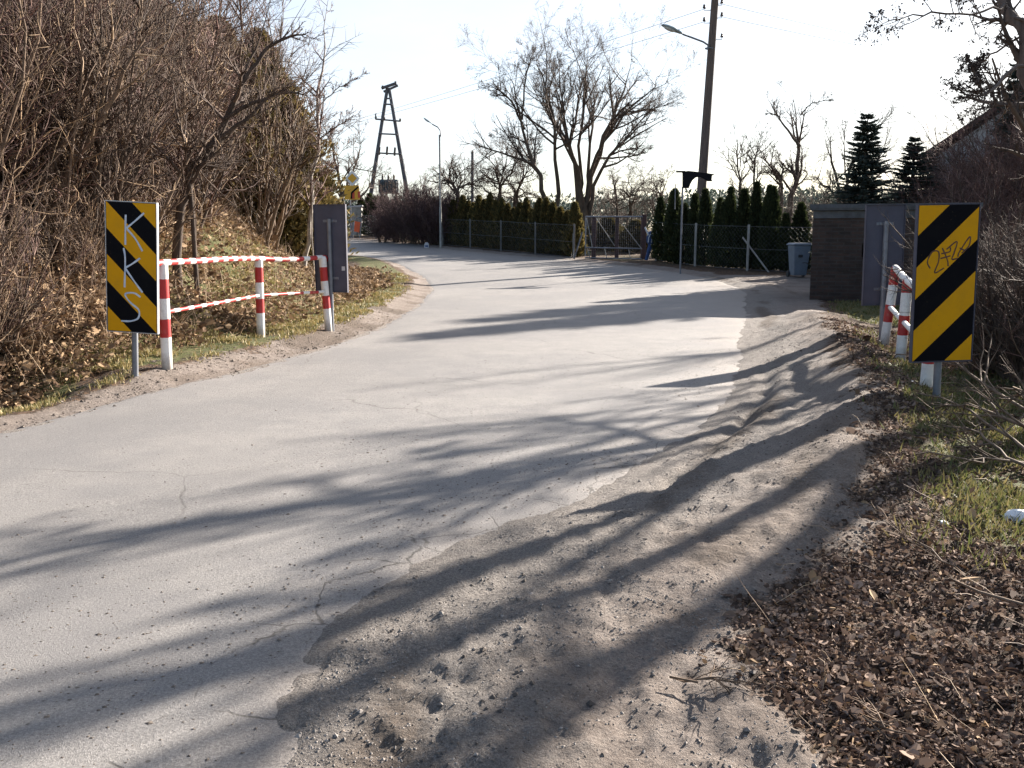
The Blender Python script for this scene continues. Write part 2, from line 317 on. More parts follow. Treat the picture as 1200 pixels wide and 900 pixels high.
def brick_material(name, c1, c2, mortar, scale=1.0):
    m, nt, bs = nodes(name); co = objco(nt)
    mp = N(nt, 'ShaderNodeMapping'); mp.inputs['Rotation'].default_value = (R_(90), 0, 0); nt.links.new(co, mp.inputs[0])
    # fold the two horizontal axes together so that every wall shows courses
    sp = N(nt, 'ShaderNodeSeparateXYZ'); nt.links.new(co, sp.inputs[0]); cb = N(nt, 'ShaderNodeCombineXYZ')
    nt.links.new(math_(nt, 'ADD', sp.outputs[0], sp.outputs[1]), cb.inputs[0]); nt.links.new(sp.outputs[2], cb.inputs[1])
    b = N(nt, 'ShaderNodeTexBrick'); nt.links.new(cb.outputs[0], b.inputs['Vector']); b.inputs['Scale'].default_value = 1.0
    b.inputs['Brick Width'].default_value = 0.26 * scale; b.inputs['Row Height'].default_value = 0.077 * scale; b.inputs['Mortar Size'].default_value = 0.011
    b.inputs['Color1'].default_value = (*c1, 1); b.inputs['Color2'].default_value = (*c2, 1); b.inputs['Mortar'].default_value = (*mortar, 1)
    d = noise(nt, 3.5, 6, 0.7, co)
    col = mix(nt, ramp(nt, d, [(0.4, (0, 0, 0)), (0.75, (0.7, 0.7, 0.7))]), b.outputs[0], tuple(v * 0.45 for v in c2))
    nt.links.new(col, bs.inputs['Base Color']); bs.inputs['Roughness'].default_value = 0.9
    bump(nt, bs, math_(nt, 'SUBTRACT', math_(nt, 'MULTIPLY', noise(nt, 50, 4, 0.7, co), 0.4), b.outputs['Fac']), 0.7, 0.012)
    return m

M = {}
M['earth'] = ground_material(); M['asphalt'] = asphalt_material()
M['bark'] = mat('bark', (0.13, 0.095, 0.07), (0.055, 0.042, 0.034), 9, 0.95, bmp=0.9, spec=0.2, stretch=(1, 1, 0.25), bdist=0.03)
M['bark_dark'] = mat('bark_dark', (0.10, 0.075, 0.06), (0.045, 0.034, 0.028), 9, 0.95, bmp=0.9, spec=0.2, stretch=(1, 1, 0.25), bdist=0.03)
M['twig_tan'] = mat('twig_tan', (0.40, 0.28, 0.175), (0.062, 0.038, 0.026), island=True, skew=0.42, rough=0.75, rnd=0.9, spec=0.3)
M['twig_red'] = mat('twig_red', (0.25, 0.145, 0.115), (0.085, 0.047, 0.040), island=True, skew=0.6, rough=0.75, rnd=0.7, spec=0.3)
M['twig_dark'] = mat('twig_dark', (0.12, 0.085, 0.065), (0.055, 0.04, 0.033), island=True, rough=0.85, rnd=0.3, spec=0.25)
M['twig_purple'] = mat('twig_purple', (0.13, 0.08, 0.075), (0.06, 0.036, 0.038), island=True, rough=0.85, rnd=0.3, spec=0.2)
M['birch_bark'] = mat('birch_bark', (0.42, 0.37, 0.32), (0.12, 0.09, 0.075), 5, 0.85, bmp=0.4, stretch=(1, 1, 1.4))
M['stem_tan'] = mat('stem_tan', (0.22, 0.15, 0.10), (0.075, 0.05, 0.035), 12, 0.85, bmp=0.5, rnd=0.3, spec=0.3)
M['leaf_dead'] = mat('leaf_dead', (0.30, 0.215, 0.165), (0.075, 0.05, 0.039), island=True, skew=0.6, rough=0.9, trans=0.12, spec=0.12)
M['leaf_bank'] = mat('leaf_bank', (0.40, 0.275, 0.165), (0.10, 0.06, 0.036), island=True, skew=0.75, rough=0.85, trans=0.12, spec=0.15)
M['stalk'] = mat('stalk', (0.45, 0.33, 0.21), (0.13, 0.08, 0.05), island=True, skew=0.6, rough=0.7, spec=0.3)
M['grass'] = mat('grass_blade', (0.075, 0.095, 0.024), (0.20, 0.16, 0.07), island=True, rough=0.6, trans=0.3)
M['grass_dry'] = mat('grass_dry', (0.13, 0.13, 0.035), (0.36, 0.27, 0.13), island=True, rough=0.7, trans=0.25)
M['thuja'] = mat('thuja_foliage', (0.050, 0.060, 0.022), (0.018, 0.026, 0.012), island=True, rough=0.75, trans=0.3, rnd=0.35, spec=0.25)
M['thuja_brown'] = mat('thuja_brown', (0.135, 0.098, 0.032), (0.030, 0.034, 0.014), island=True, rough=0.75, trans=0.35, rnd=0.5, spec=0.25)
M['spruce'] = mat('spruce_needles', (0.085, 0.105, 0.09), (0.035, 0.048, 0.04), island=True, rough=0.8, trans=0.2, spec=0.25)
M['olive'] = mat('olive_needles', (0.22, 0.16, 0.06), (0.055, 0.05, 0.02), island=True, rough=0.8, trans=0.25, rnd=0.4, spec=0.25)
M['catkin'] = mat('catkin', (0.07, 0.045, 0.035), (0.03, 0.02, 0.017), island=True, rough=0.9)
M['sign_l'] = stripe_material('board_stripes_falling', -1.0); M['sign_r'] = stripe_material('board_stripes_rising', 0.96)
M['galv'] = mat('galvanised_steel', (0.21, 0.22, 0.245), (0.14, 0.145, 0.165), 6, 0.5, 0.3, bmp=0.05)
M['plate_back'] = mat('plate_back', (0.092, 0.090, 0.118), (0.066, 0.064, 0.085), 3, 0.65, 0.0, spec=0.25)
M['alu'] = mat('alu_edge', (0.55, 0.55, 0.56), (0.4, 0.4, 0.42), 10, 0.4, 0.6)
PB = [(0.32, 0.51), (0.72, 0.92)]
M['post_rw'] = band_material('post_bands', 2, PB); M['post_rw_short'] = band_material('post_bands_low', 2, [(0.29, 0.50), (0.74, 0.96)])
M['rail_rw'] = band_material('rail_stripes', 0, None, period=0.30, duty=0.55)
M['rail_rw2'] = band_material('rail_stripes_mid', 0, None, period=0.34, duty=0.60)
M['rail_w'] = band_material('rail_white', 0, [(90, 91)])
M['spray'] = mat('spray_paint', (0.62, 0.66, 0.72), (0.34, 0.42, 0.56), 20, 0.5)
M['marker'] = mat('marker_ink', (0.10, 0.035, 0.012), (0.06, 0.02, 0.008), 20, 0.5)
M['sticker'] = mat('sticker', (0.6, 0.6, 0.6), (0.5, 0.5, 0.5), 20, 0.5)
M['brick'] = brick_material('dark_brick', (0.075, 0.044, 0.034), (0.036, 0.025, 0.021), (0.060, 0.050, 0.044))  # dark red-brown brick, darker blotches at random
M['house_wall'] = mat('white_render', (0.50, 0.49, 0.50), (0.38, 0.37, 0.38), 2, 0.85, bmp=0.1)
M['roof_sheet'] = mat('dark_roof_sheet', (0.12, 0.062, 0.052), (0.065, 0.038, 0.034), 5, 0.8, spec=0.2)
M['concrete'] = mat('weathered_concrete', (0.36, 0.345, 0.32), (0.2, 0.19, 0.175), 5, 0.9, bmp=0.3)
M['post_dull'] = mat('dull_concrete', (0.17, 0.16, 0.15), (0.10, 0.095, 0.09), 5, 0.9)
M['slab'] = mat('roof_slab', (0.10, 0.105, 0.112), (0.05, 0.05, 0.053), 4, 0.8, bmp=0.3)
M['black'] = mat('black_paint', (0.006, 0.006, 0.008), (0.012, 0.012, 0.014), 6, 0.6, spec=0.08)
M['rust'] = mat('rusty_paint', (0.085, 0.036, 0.032), (0.045, 0.025, 0.023), 6, 0.7, bmp=0.1)
M['wire'] = mat('wire_steel', (0.22, 0.22, 0.23), (0.14, 0.14, 0.15), 6, 0.5, 0.4)
M['wood_pole'] = mat('pole_wood', (0.155, 0.112, 0.09), (0.075, 0.055, 0.046), 6, 0.9, bmp=0.5, stretch=(4, 4, 0.25), bdist=0.02)
M['grey_wood'] = mat('grey_wood', (0.12, 0.125, 0.14), (0.07, 0.073, 0.085), 6, 0.9, stretch=(4, 4, 0.25))
M['lamp_grey'] = mat('lamp_shell', (0.30, 0.38, 0.42), (0.22, 0.28, 0.31), 5, 0.5)
M['lamp_glass'] = mat('lamp_bowl', (0.55, 0.58, 0.58), (0.45, 0.48, 0.48), 5, 0.25)
M['bin'] = mat('bin_plastic', (0.16, 0.195, 0.245), (0.12, 0.15, 0.19), 4, 0.5)
M['bin_dark'] = mat('bin_wheel', (0.02, 0.02, 0.022), (0.03, 0.03, 0.03), 4, 0.6)
M['transformer'] = mat('transformer_paint', (0.10, 0.13, 0.15), (0.06, 0.08, 0.09), 4, 0.6)
M['ceramic'] = mat('brown_ceramic', (0.07, 0.04, 0.03), (0.05, 0.03, 0.02), 4, 0.3)
M['white_sign'] = mat('white_sign', (0.72, 0.70, 0.68), (0.6, 0.59, 0.57), 3, 0.5)
M['yellow_sign'] = mat('yellow_sign', (0.70, 0.36, 0.012), (0.6, 0.30, 0.02), 3, 0.5)
M['red_sign'] = mat('red_sign', (0.55, 0.06, 0.02), (0.45, 0.05, 0.02), 3, 0.5)
M['orange_sign'] = mat('orange_sign', (0.75, 0.11, 0.02), (0.6, 0.08, 0.02), 3, 0.5)
M['blue'] = mat('blue_cloth', (0.03, 0.07, 0.20), (0.018, 0.04, 0.11), 6, 0.8)
M['white_cloth'] = mat('white_cloth', (0.6, 0.63, 0.68), (0.5, 0.52, 0.56), 6, 0.8)
M['window'] = mat('dark_glass', (0.02, 0.025, 0.03), (0.03, 0.035, 0.04), 3, 0.1)
M['stone'] = mat('grit_stone', (0.29, 0.255, 0.225), (0.10, 0.085, 0.073), island=True, rough=0.9)
M['debris'] = mat('debris', (0.15, 0.12, 0.095), (0.06, 0.046, 0.038), island=True, rough=0.9)
M['plastic'] = mat('white_plastic', (0.78, 0.80, 0.84), (0.65, 0.68, 0.73), 15, 0.4, bmp=0.4, trans=0.3)

# ------------------------------------------------------------------ mesh helpers
def link_mesh(name, v, f, m, parent=None, smooth=True):
    v = np.asarray(v, np.float32); me = bpy.data.meshes.new(name)
    me.vertices.add(len(v)); me.vertices.foreach_set('co', v.ravel())
    f = np.asarray(f, np.int32); k = f.shape[1]
    me.loops.add(f.size); me.loops.foreach_set('vertex_index', f.ravel())
    me.polygons.add(len(f)); me.polygons.foreach_set('loop_start', np.arange(0, f.size, k, dtype=np.int32))
    me.update(calc_edges=True)
    me.polygons.foreach_set('use_smooth', np.full(len(f), bool(smooth)))
    if m: me.materials.append(m)
    o = bpy.data.objects.new(name, me); COL.objects.link(o)
    if parent: o.parent = parent
    return o
class MB:
    """collects shapes into one mesh"""
    def __init__(s): s.v, s.f, s.sm = [], [], []
    def add(s, vs_, fs, sm=False):
        b = len(s.v); s.v += [tuple(p) for p in vs_]
        for q in fs: s.f.append(tuple(b + i for i in q)); s.sm.append(sm)
    def box(s, lo, hi, mtx=None):
        x0, y0, z0 = lo; x1, y1, z1 = hi
        vs_ = [Vector(p) for p in ((x0, y0, z0), (x1, y0, z0), (x1, y1, z0), (x0, y1, z0), (x0, y0, z1), (x1, y0, z1), (x1, y1, z1), (x0, y1, z1))]
        if mtx: vs_ = [mtx @ p for p in vs_]
        s.add(vs_, [(0, 3, 2, 1), (4, 5, 6, 7), (0, 1, 5, 4), (1, 2, 6, 5), (2, 3, 7, 6), (3, 0, 4, 7)]); return s
    def tube(s, pts, r, n=10, r1=None, cap=True):
        pts = [Vector(p) for p in pts]; k = len(pts); rings = []
        ref = None
        for i, p in enumerate(pts):
            t = (pts[min(i + 1, k - 1)] - pts[max(i - 1, 0)]).normalized()
            if ref is None:
                ref = t.orthogonal().normalized()
            a = (ref - t * ref.dot(t)).normalized(); ref = a; b = t.cross(a)
            rr = r if r1 is None else r + (r1 - r) * i / (k - 1)
            if isinstance(r, (list, tuple)): rr = r[i]
            rings.append([p + (a * math.cos(q) + b * math.sin(q)) * rr for q in (2 * math.pi * j / n for j in range(n))])
        vs_ = [q for ring in rings for q in ring]
        fs = [(i * n + j, i * n + (j + 1) % n, (i + 1) * n + (j + 1) % n, (i + 1) * n + j) for i in range(k - 1) for j in range(n)]
        s.add(vs_, fs, True)
        if cap:
            s.add(rings[0], [tuple(range(n))[::-1]]); s.add(rings[-1], [tuple(range(n))])
        return s
    def prism(s, outline, y0, y1, mtx=None):
        n = len(outline)
        vs_ = [Vector((x, y0, z)) for x, z in outline] + [Vector((x, y1, z)) for x, z in outline]
        if mtx: vs_ = [mtx @ p for p in vs_]
        s.add(vs_, [tuple(range(n)), tuple(range(2 * n - 1, n - 1, -1))] + [(i, i + n, (i + 1) % n + n, (i + 1) % n) for i in range(n)]); return s
    def lathe(s, prof, n=16, c=(0, 0, 0)):
        vs_ = [(c[0] + r * math.cos(2 * math.pi * j / n), c[1] + r * math.sin(2 * math.pi * j / n), c[2] + z) for r, z in prof for j in range(n)]
        s.add(vs_, [(i * n + j, i * n + (j + 1) % n, (i + 1) * n + (j + 1) % n, (i + 1) * n + j) for i in range(len(prof) - 1) for j in range(n)], True); return s
    def build(s, name, m, parent=None, bevel=0.0):
        me = bpy.data.meshes.new(name); me.from_pydata(s.v, [], s.f); me.materials.append(m)
        for p, q in zip(me.polygons, s.sm): p.use_smooth = q
        me.update(); o = bpy.data.objects.new(name, me); COL.objects.link(o)
        if parent: o.parent = parent
        if bevel:
            b = o.modifiers.new('bevel', 'BEVEL'); b.width = bevel; b.segments = 2; b.limit_method = 'ANGLE'
        return o
def tag(o, label, cat, group=None, kind=None):
    o['label'] = label; o['category'] = cat
    if group: o['group'] = group
    if kind: o['kind'] = kind
    return o
def thing(name, label, cat, loc=(0, 0, 0), rz=0.0, group=None):
    o = bpy.data.objects.new(name, None); COL.objects.link(o); o.location = loc; o.rotation_euler = (0, 0, rz); o.empty_display_size = 0.2
    return tag(o, label, cat, group)
def dup(root, loc, rz, scale=1.0, label=None, group=None):
    r = root.copy(); COL.objects.link(r); r.location = loc; r.rotation_euler = (root.rotation_euler[0], root.rotation_euler[1], rz)
    r.scale = scale if isinstance(scale, (tuple, list)) else (scale,) * 3
    if label: r['label'] = label
    if group: r['group'] = group
    for ch in list(root.children):
        c = ch.copy(); COL.objects.link(c); c.parent = r
        for g in list(ch.children):
            d = g.copy(); COL.objects.link(d); d.parent = c
    return r

# ------------------------------------------------------------------ branches
def walk(rng, P0, D0, L, m, wig, up):
    n = len(P0); P = np.zeros((n, m, 3)); P[:, 0] = P0; D = nrm(D0.copy())
    for i in range(1, m):
        D = nrm(D + wig * rng.normal(size=(n, 3)) + np.array([0, 0, up]))
        P[:, i] = P[:, i - 1] + D * (L / (m - 1))[:, None]
    return P
def taper(r0, m, end):
    t = np.linspace(0, 1, m); return r0[:, None] * (1 - t * (1 - end))[None, :]
def sweep(P, R, sides):
    n, m, _ = P.shape
    T = np.empty_like(P); T[:, 1:-1] = P[:, 2:] - P[:, :-2]; T[:, 0] = P[:, 1] - P[:, 0]; T[:, -1] = P[:, -1] - P[:, -2]; T = nrm(T)
    k = np.array([0.371, 0.907, 0.197])
    A = nrm(np.cross(T, k)); B = np.cross(T, A)
    q = np.arange(sides) * 2 * np.pi / sides
    V = P[:, :, None] + R[:, :, None, None] * (A[:, :, None] * np.cos(q)[:, None] + B[:, :, None] * np.sin(q)[:, None])
    idx = np.arange(n * m * sides).reshape(n, m, sides); nx = np.roll(idx, -1, 2)
    F = np.stack([idx[:, :-1], nx[:, :-1], nx[:, 1:], idx[:, 1:]], -1).reshape(-1, 4)
    return V.reshape(-1, 3), F
def kids(rng, P, R, L, n_per, t0, t1, ang, angsd, lr, rr, m, wig, up, end=0.25, rmin=0.0, flat=0.5):
    n, mm, _ = P.shape; N_ = n * n_per
    par = np.repeat(np.arange(n), n_per); t = rng.uniform(t0, t1, N_)
    s = t * (mm - 1); i = np.minimum(s.astype(int), mm - 2); f = (s - i)[:, None]
    pos = P[par, i] * (1 - f) + P[par, i + 1] * f; T = nrm(P[par, i + 1] - P[par, i])
    rad = R[par, i] * (1 - f[:, 0]) + R[par, i + 1] * f[:, 0]
    q = rng.normal(size=(N_, 3)); q = nrm(q - T * (q * T).sum(1, keepdims=True))
    a = np.radians(rng.normal(ang, angsd, N_))[:, None]
    D = T * np.cos(a) + q * np.sin(a)
    ln = L[par] * lr * (1.02 - flat * t) * rng.uniform(0.55, 1.25, N_)
    r0 = np.maximum(np.minimum(rad * 0.85, R[par, 0] * rr), rmin)
    return walk(rng, pos, D, ln, m, wig, up), taper(r0, m, end), ln
def join(parts):
    vs_, fs, b = [], [], 0
    for v, f in parts: vs_.append(v); fs.append(f + b); b += len(v)
    return np.vstack(vs_), np.vstack(fs)
def fit_paths(paths, m):
    return np.array([spline(p, m) for p in paths])
def arclen(P): return np.linalg.norm(np.diff(P, axis=1), axis=2).sum(1)

def diamonds(rng, pos, axis, L, Wd, fold=0.25):
    """flat leaf-like diamonds: pos (N,3) base, axis (N,3) direction, L, Wd lengths"""
    n = len(pos); ax = nrm(axis); q = rng.normal(size=(n, 3)); s = nrm(np.cross(ax, q)); up = np.cross(s, ax)
    L = np.broadcast_to(L, (n,))[:, None]; Wd = np.broadcast_to(Wd, (n,))[:, None]
    a = pos; c = pos + ax * L; mid = pos + ax * L * 0.45
    b = mid + s * Wd / 2 + up * Wd * fold * rng.uniform(-1, 1, (n, 1)); d = mid - s * Wd / 2 + up * Wd * fold * rng.uniform(-1, 1, (n, 1))
    V = np.stack([a, b, c, d], 1).reshape(-1, 3); F = np.arange(n * 4).reshape(n, 4)
    return V, F

# ================================================================== GROUND AND ROAD
def make_ground():
    yy = np.concatenate([[-60, -30, -15, -9, -6, -4, -2.5, -1.5, -0.7, 0, 0.5, 0.9], np.exp(np.linspace(math.log(1.2), math.log(90), 390)), np.exp(np.linspace(math.log(96), math.log(1500), 26))])
    ui = np.linspace(-0.72, 0.72, 330); uo = 0.72 * np.exp(np.linspace(0.03, 4.6, 34))
    uu = np.concatenate([-uo[::-1], ui, uo])
    X = uu[None, :] * (np.maximum(yy, 1.2) + 0.8)[:, None]; Y = np.broadcast_to(yy[:, None], X.shape)
    x, y = X.ravel(), Y.ravel(); z, mk = terrain(x, y)
    v = np.stack([x, y, z], 1); ny, nx = X.shape
    idx = np.arange(ny * nx).reshape(ny, nx)
    F = np.stack([idx[:-1, :-1], idx[:-1, 1:], idx[1:, 1:], idx[1:, :-1]], -1).reshape(-1, 4)
    # vertex normals of the whole sheet, so that the pieces shade as one
    fn = np.cross(v[F[:, 2]] - v[F[:, 0]], v[F[:, 3]] - v[F[:, 1]]); vn = np.zeros_like(v)
    for k in range(4): np.add.at(vn, F[:, k], fn)
    vn = nrm(vn)
    fm = lambda a: a[F].mean(1)
    path = (fm(mk['dirt']) > 0.5) & mk['right'][F].all(1) & (fm(y) < 60) & (np.abs(fm(x)) < 40)
    bank = mk['left'][F].all(1) & (fm(mk['dl']) > 0.95) & (fm(y) < 33) & (fm(y) > -30) & (fm(mk['dl']) < 14)
    out = []
    for name, sel in (('dirt_path', path), ('embankment', bank & ~path), ('ground', ~path & ~bank)):
        f = F[sel]; used, inv = np.unique(f, return_inverse=True); f = inv.reshape(-1, 4)
        o = link_mesh(name, v[used], f, M['earth']); o['kind'] = 'structure'
        for a in ('dirt', 'grass', 'rut', 'apron'):
            at = o.data.attributes.new(a, 'FLOAT', 'POINT'); at.data.foreach_set('value', mk[a][used].astype(np.float32))
        o.data.normals_split_custom_set_from_vertices(vn[used].astype(np.float32).tolist())
        out.append(o)
make_ground()
def make_road():
    nc = 70; t = np.linspace(0, 1, nc - 10); t = np.concatenate([np.linspace(-0.12, -0.01, 5), t, np.linspace(1.01, 1.12, 5)])[None, :, None]
    P = Lc[:, None] * (1 - t) + Rc[:, None] * t; x, y = P[..., 0].ravel(), P[..., 1].ravel()
    WD = np.linalg.norm(Rc - Lc, axis=1)[:, None]; off = (np.maximum(0, np.abs(t[..., 0] - 0.5) - 0.5) * WD).ravel()
    z = road_z(x, y) - 0.40 * np.minimum(off, 0.4); tt = np.broadcast_to(t[..., 0], P.shape[:2]).ravel()
    wd = np.linalg.norm(Rc - Lc, axis=1)[:, None] * (1 - t[..., 0]); wd = np.maximum(np.broadcast_to(wd, P.shape[:2]).ravel(), 0)
    # broken, sunken right edge
    z = z - 0.02 * np.exp(-wd / 0.25) * sst(2, 4, y) * (1 - sst(12, 18, y)) * (tt <= 1)
    idx = np.arange(NR * nc).reshape(NR, nc)
    F = np.stack([idx[:-1, :-1], idx[:-1, 1:], idx[1:, 1:], idx[1:, :-1]], -1).reshape(-1, 4)
    o = link_mesh('road', np.stack([x, y, z], 1), F, M['asphalt']); o['kind'] = 'structure'
    a = o.data.attributes.new('dust', 'FLOAT', 'POINT')
    dust = np.exp(-wd / np.interp(y, [2, 6, 14, 20], [0.35, 1.1, 1.0, 2.2])) + 0.5 * np.exp(-(np.maximum(tt, 0) * 6) / 0.4)
    a.data.foreach_set('value', np.clip(dust, 0, 1).astype(np.float32))
    ss = np.broadcast_to(np.concatenate([[0], np.cumsum(np.linalg.norm(np.diff((Lc + Rc) / 2, axis=0), axis=1))])[:, None], P.shape[:2]).ravel()
    st = 0.5 + 0.9 * fbm(wd * 1.5, ss * 0.16, 71, 4) + 0.7 * fbm(wd * 0.6, ss * 0.5, 72, 3)
    a = o.data.attributes.new('streak', 'FLOAT', 'POINT'); a.data.foreach_set('value', st.astype(np.float32))
    a = o.data.attributes.new('edge', 'FLOAT', 'POINT'); a.data.foreach_set('value', (np.exp(-wd / 0.55) * (1 - 0.6 * sst(6, 10, y))).astype(np.float32))
make_road()

# ---- loose cover: leaves, stalks, grass, pebbles (nobody could count them)
def scatter(seed, n, y0, y1, xf, keep):
    """points with density falling with distance; xf(rng,y)->x ; keep(masks,x,y)->prob"""
    rng = np.random.default_rng(seed); y = np.exp(rng.uniform(math.log(y0), math.log(y1), n)); x = xf(rng, y)
    z, mk = terrain(x, y); k = rng.uniform(size=n) < keep(mk, x, y)
    return rng, np.stack([x[k], y[k], z[k]], 1), {a: b[k] for a, b in mk.items()}
def leaves(name, seed, n, y0, y1, xf, keep, size, m, lift=0.02):
    rng, P, mk = scatter(seed, n, y0, y1, xf, keep); k = len(P)
    ax = np.stack([rng.normal(size=k), rng.normal(size=k), rng.normal(size=k) * 0.26 + 0.05], 1)
    P[:, 2] += rng.uniform(0.0, lift, k)
    L = size * rng.lognormal(-0.08, 0.42, k) * (0.8 + 0.04 * P[:, 1])
    v, f = leaf_mesh(rng, P, ax, L, L * rng.uniform(0.5, 0.8, k))
    o = link_mesh(name, v, f, m, smooth=False); o['kind'] = 'stuff'; return o
def leaf_mesh(rng, pos, axis, L, Wd):
    n = len(pos); ax = nrm(axis); sd = nrm(np.cross(ax, rng.normal(size=(n, 3)))); up = np.cross(sd, ax)
    L, Wd = L[:, None], Wd[:, None]; cv = rng.uniform(-0.35, 0.5, (n, 1)) * L; fo = rng.uniform(-0.1, 0.7, (n, 1)) * Wd
    tip = pos + ax * L + up * cv * 0.6
    def e(t, w, sg): return pos + ax * L * t + up * (cv * t * t * 0.6 + fo * w) + sd * sg * Wd * w
    V = np.stack([pos, e(0.30, 0.46, 1), e(0.68, 0.40, 1), tip, e(0.68, 0.36, -1), e(0.32, 0.48, -1)], 1).reshape(-1, 3)
    b = np.arange(n)[:, None] * 6; F = np.concatenate([b + np.array([[0, 1, 2, 3]]), b + np.array([[0, 3, 4, 5]])], 0); return V, F
def edge_x(curve, y): return np.interp(y, curve[:, 1][:300], curve[:, 0][:300])
leaves('fallen_leaves', 1, 430000, 1.6, 14, lambda r, y: edge_x(Rc, y) + 1.0 + r.uniform(0, 1, len(y)) ** 1.0 * (2.2 + 0.55 * y),
       lambda mk, x, y: mk['right'] * (1 - sst(0.0, 0.85, mk['dirt'])) ** 1.5 * (1 - 0.8 * mk['grass']) * (0.35 + 0.65 * sst(-0.2, 0.1, fbm(x * 3, y * 3, 55))), 0.019, M['leaf_dead'])
leaves('curled_leaves', 12, 26000, 1.6, 13, lambda r, y: edge_x(Rc, y) + 1.0 + r.uniform(0, 1, len(y)) * (2.2 + 0.55 * y),
       lambda mk, x, y: mk['right'] * (1 - sst(0.0, 0.8, mk['dirt'])) * (0.25 + 0.75 * sst(-0.1, 0.15, fbm(x * 1.3, y * 1.3, 56))), 0.026, M['leaf_bank'], 0.02)
leaves('bank_leaf_litter', 2, 260000, 6.0, 30, lambda r, y: edge_x(Lc, y) - 0.9 - r.uniform(0, 1, len(y)) ** 1.3 * 6.5,
       lambda mk, x, y: mk['left'] * sst(0.9, 1.5, mk['dl']) * (1 - 0.88 * mk['grass']), 0.042, M['leaf_bank'], 0.22)['label'] = 'brown dead leaves covering the left embankment'
def stalks(name, seed, n, y0, y1, xf, keep, length, m, rad=0.0025, upness=0.6):
    rng, P, mk = scatter(seed, n, y0, y1, xf, keep); k = len(P)
    D = nrm(rng.normal(size=(k, 3)) + np.array([0.15, 0, upness])); D[:, 2] = np.abs(D[:, 2])
    L = length * rng.uniform(0.4, 1.3, k); Q = walk(rng, P, D, L, 4, 0.18, -0.12)
    r = rad * rng.uniform(0.6, 1.3, k) * (0.6 + 0.05 * P[:, 1])
    v, f = sweep(Q, taper(r, 4, 0.4), 3); o = link_mesh(name, v, f, m); o['kind'] = 'stuff'; return o
stalks('dead_undergrowth', 3, 26000, 6.0, 27, lambda r, y: edge_x(Lc, y) - 1.0 - r.uniform(0, 1, len(y)) ** 1.2 * 6.0,
       lambda mk, x, y: mk['left'] * sst(1.0, 1.5, mk['dl']) * (1 - 0.75 * mk['grass']), 0.55, M['stalk'])
stalks('verge_twig_litter', 4, 900, 2.0, 13, lambda r, y: edge_x(Rc, y) + 1.2 + r.uniform(0, 1, len(y)) * (2 + 0.5 * y),
       lambda mk, x, y: mk['right'] * (1 - mk['dirt']), 0.20, M['stalk'], 0.0022, 0.05)
def blades(name, seed, n, y0, y1, xf, keep, hgt, m):
    rng, P, mk = scatter(seed, n, y0, y1, xf, keep); k = len(P)
    ax = np.stack([rng.normal(size=k) * 0.55, rng.normal(size=k) * 0.55, np.ones(k)], 1); L = hgt * rng.uniform(0.4, 1.3, k)
    P[:, 2] -= 0.005
    v, f = diamonds(rng, P, ax, L, (0.004 + 0.0008 * P[:, 1]) * rng.uniform(0.8, 1.4, k), 0.3); o = link_mesh(name, v, f, m, smooth=False); o['kind'] = 'stuff'
blades('verge_grass', 5, 170000, 2.6, 20, lambda r, y: edge_x(Rc, y) + 1.1 + r.uniform(0, 1, len(y)) * (2.5 + 0.4 * y),
       lambda mk, x, y: mk['right'] * mk['grass'] * sst(-0.2, 0.1, fbm(x * 2.2, y * 2.2, 77)), 0.07, M['grass'])
blades('roadside_grass', 6, 190000, 6, 30, lambda r, y: edge_x(Lc, y) - 0.45 - r.uniform(0, 1, len(y)) * (1.2 + 0.14 * y),
       lambda mk, x, y: mk['left'] * mk['grass'] * sst(-0.15, 0.15, fbm(x * 2.2, y * 2.2, 78)), 0.065, M['grass_dry'])
def pebbles(name, seed, n, y0, y1, xf, keep, size, m, road=False, flat=0.6):
    rng, P, mk = scatter(seed, n, y0, y1, xf, keep)
    if road: P[:, 2] = road_z(P[:, 0], P[:, 1])
    k = len(P); s = size * rng.lognormal(0, 0.4, k)
    o8 = np.array([(1, 0, 0), (0, 1, 0), (-1, 0, 0), (0, -1, 0), (0, 0, 1), (0, 0, -1)], float)
    J = o8[None] * rng.uniform(0.6, 1.3, (k, 6, 1)); a = rng.uniform(0, 6.28, k); c, sn = np.cos(a)[:, None], np.sin(a)[:, None]
    V = np.stack([J[..., 0] * c - J[..., 1] * sn, J[..., 0] * sn + J[..., 1] * c, J[..., 2] * flat], -1) * s[:, None, None] + P[:, None]
    f = np.array([(0, 1, 4), (1, 2, 4), (2, 3, 4), (3, 0, 4), (1, 0, 5), (2, 1, 5), (3, 2, 5), (0, 3, 5)])
    F = (np.arange(k)[:, None, None] * 6 + f[None]).reshape(-1, 3); o = link_mesh(name, V.reshape(-1, 3), F, m, smooth=False); o['kind'] = 'stuff'
pebbles('gravel', 7, 60000, 1.7, 14, lambda r, y: edge_x(Rc, y) + r.uniform(-0.25, 1.9, len(y)),
        lambda mk, x, y: mk['right'] * (0.25 + 0.75 * sst(-0.1, 0.2, fbm(x * 1.5, y * 1.5, 90))) * mk['dirt'], 0.0036, M['stone'])
pebbles('dirt_clods', 8, 14000, 1.7, 14, lambda r, y: edge_x(Rc, y) + r.uniform(-0.1, 2.0, len(y)),
        lambda mk, x, y: mk['right'] * sst(-0.05, 0.2, fbm(x * 1.2, y * 1.2, 91)), 0.0052, M['debris'])
pebbles('roadside_clods', 10, 9000, 5.5, 18, lambda r, y: edge_x(Lc, y) - r.uniform(-0.3, 1.0, len(y)), lambda mk, x, y: 0.2 + 0.8 * mk['left'] * sst(-0.1, 0.2, fbm(x * 1.5, y * 1.5, 93)), 0.009, M['debris'])
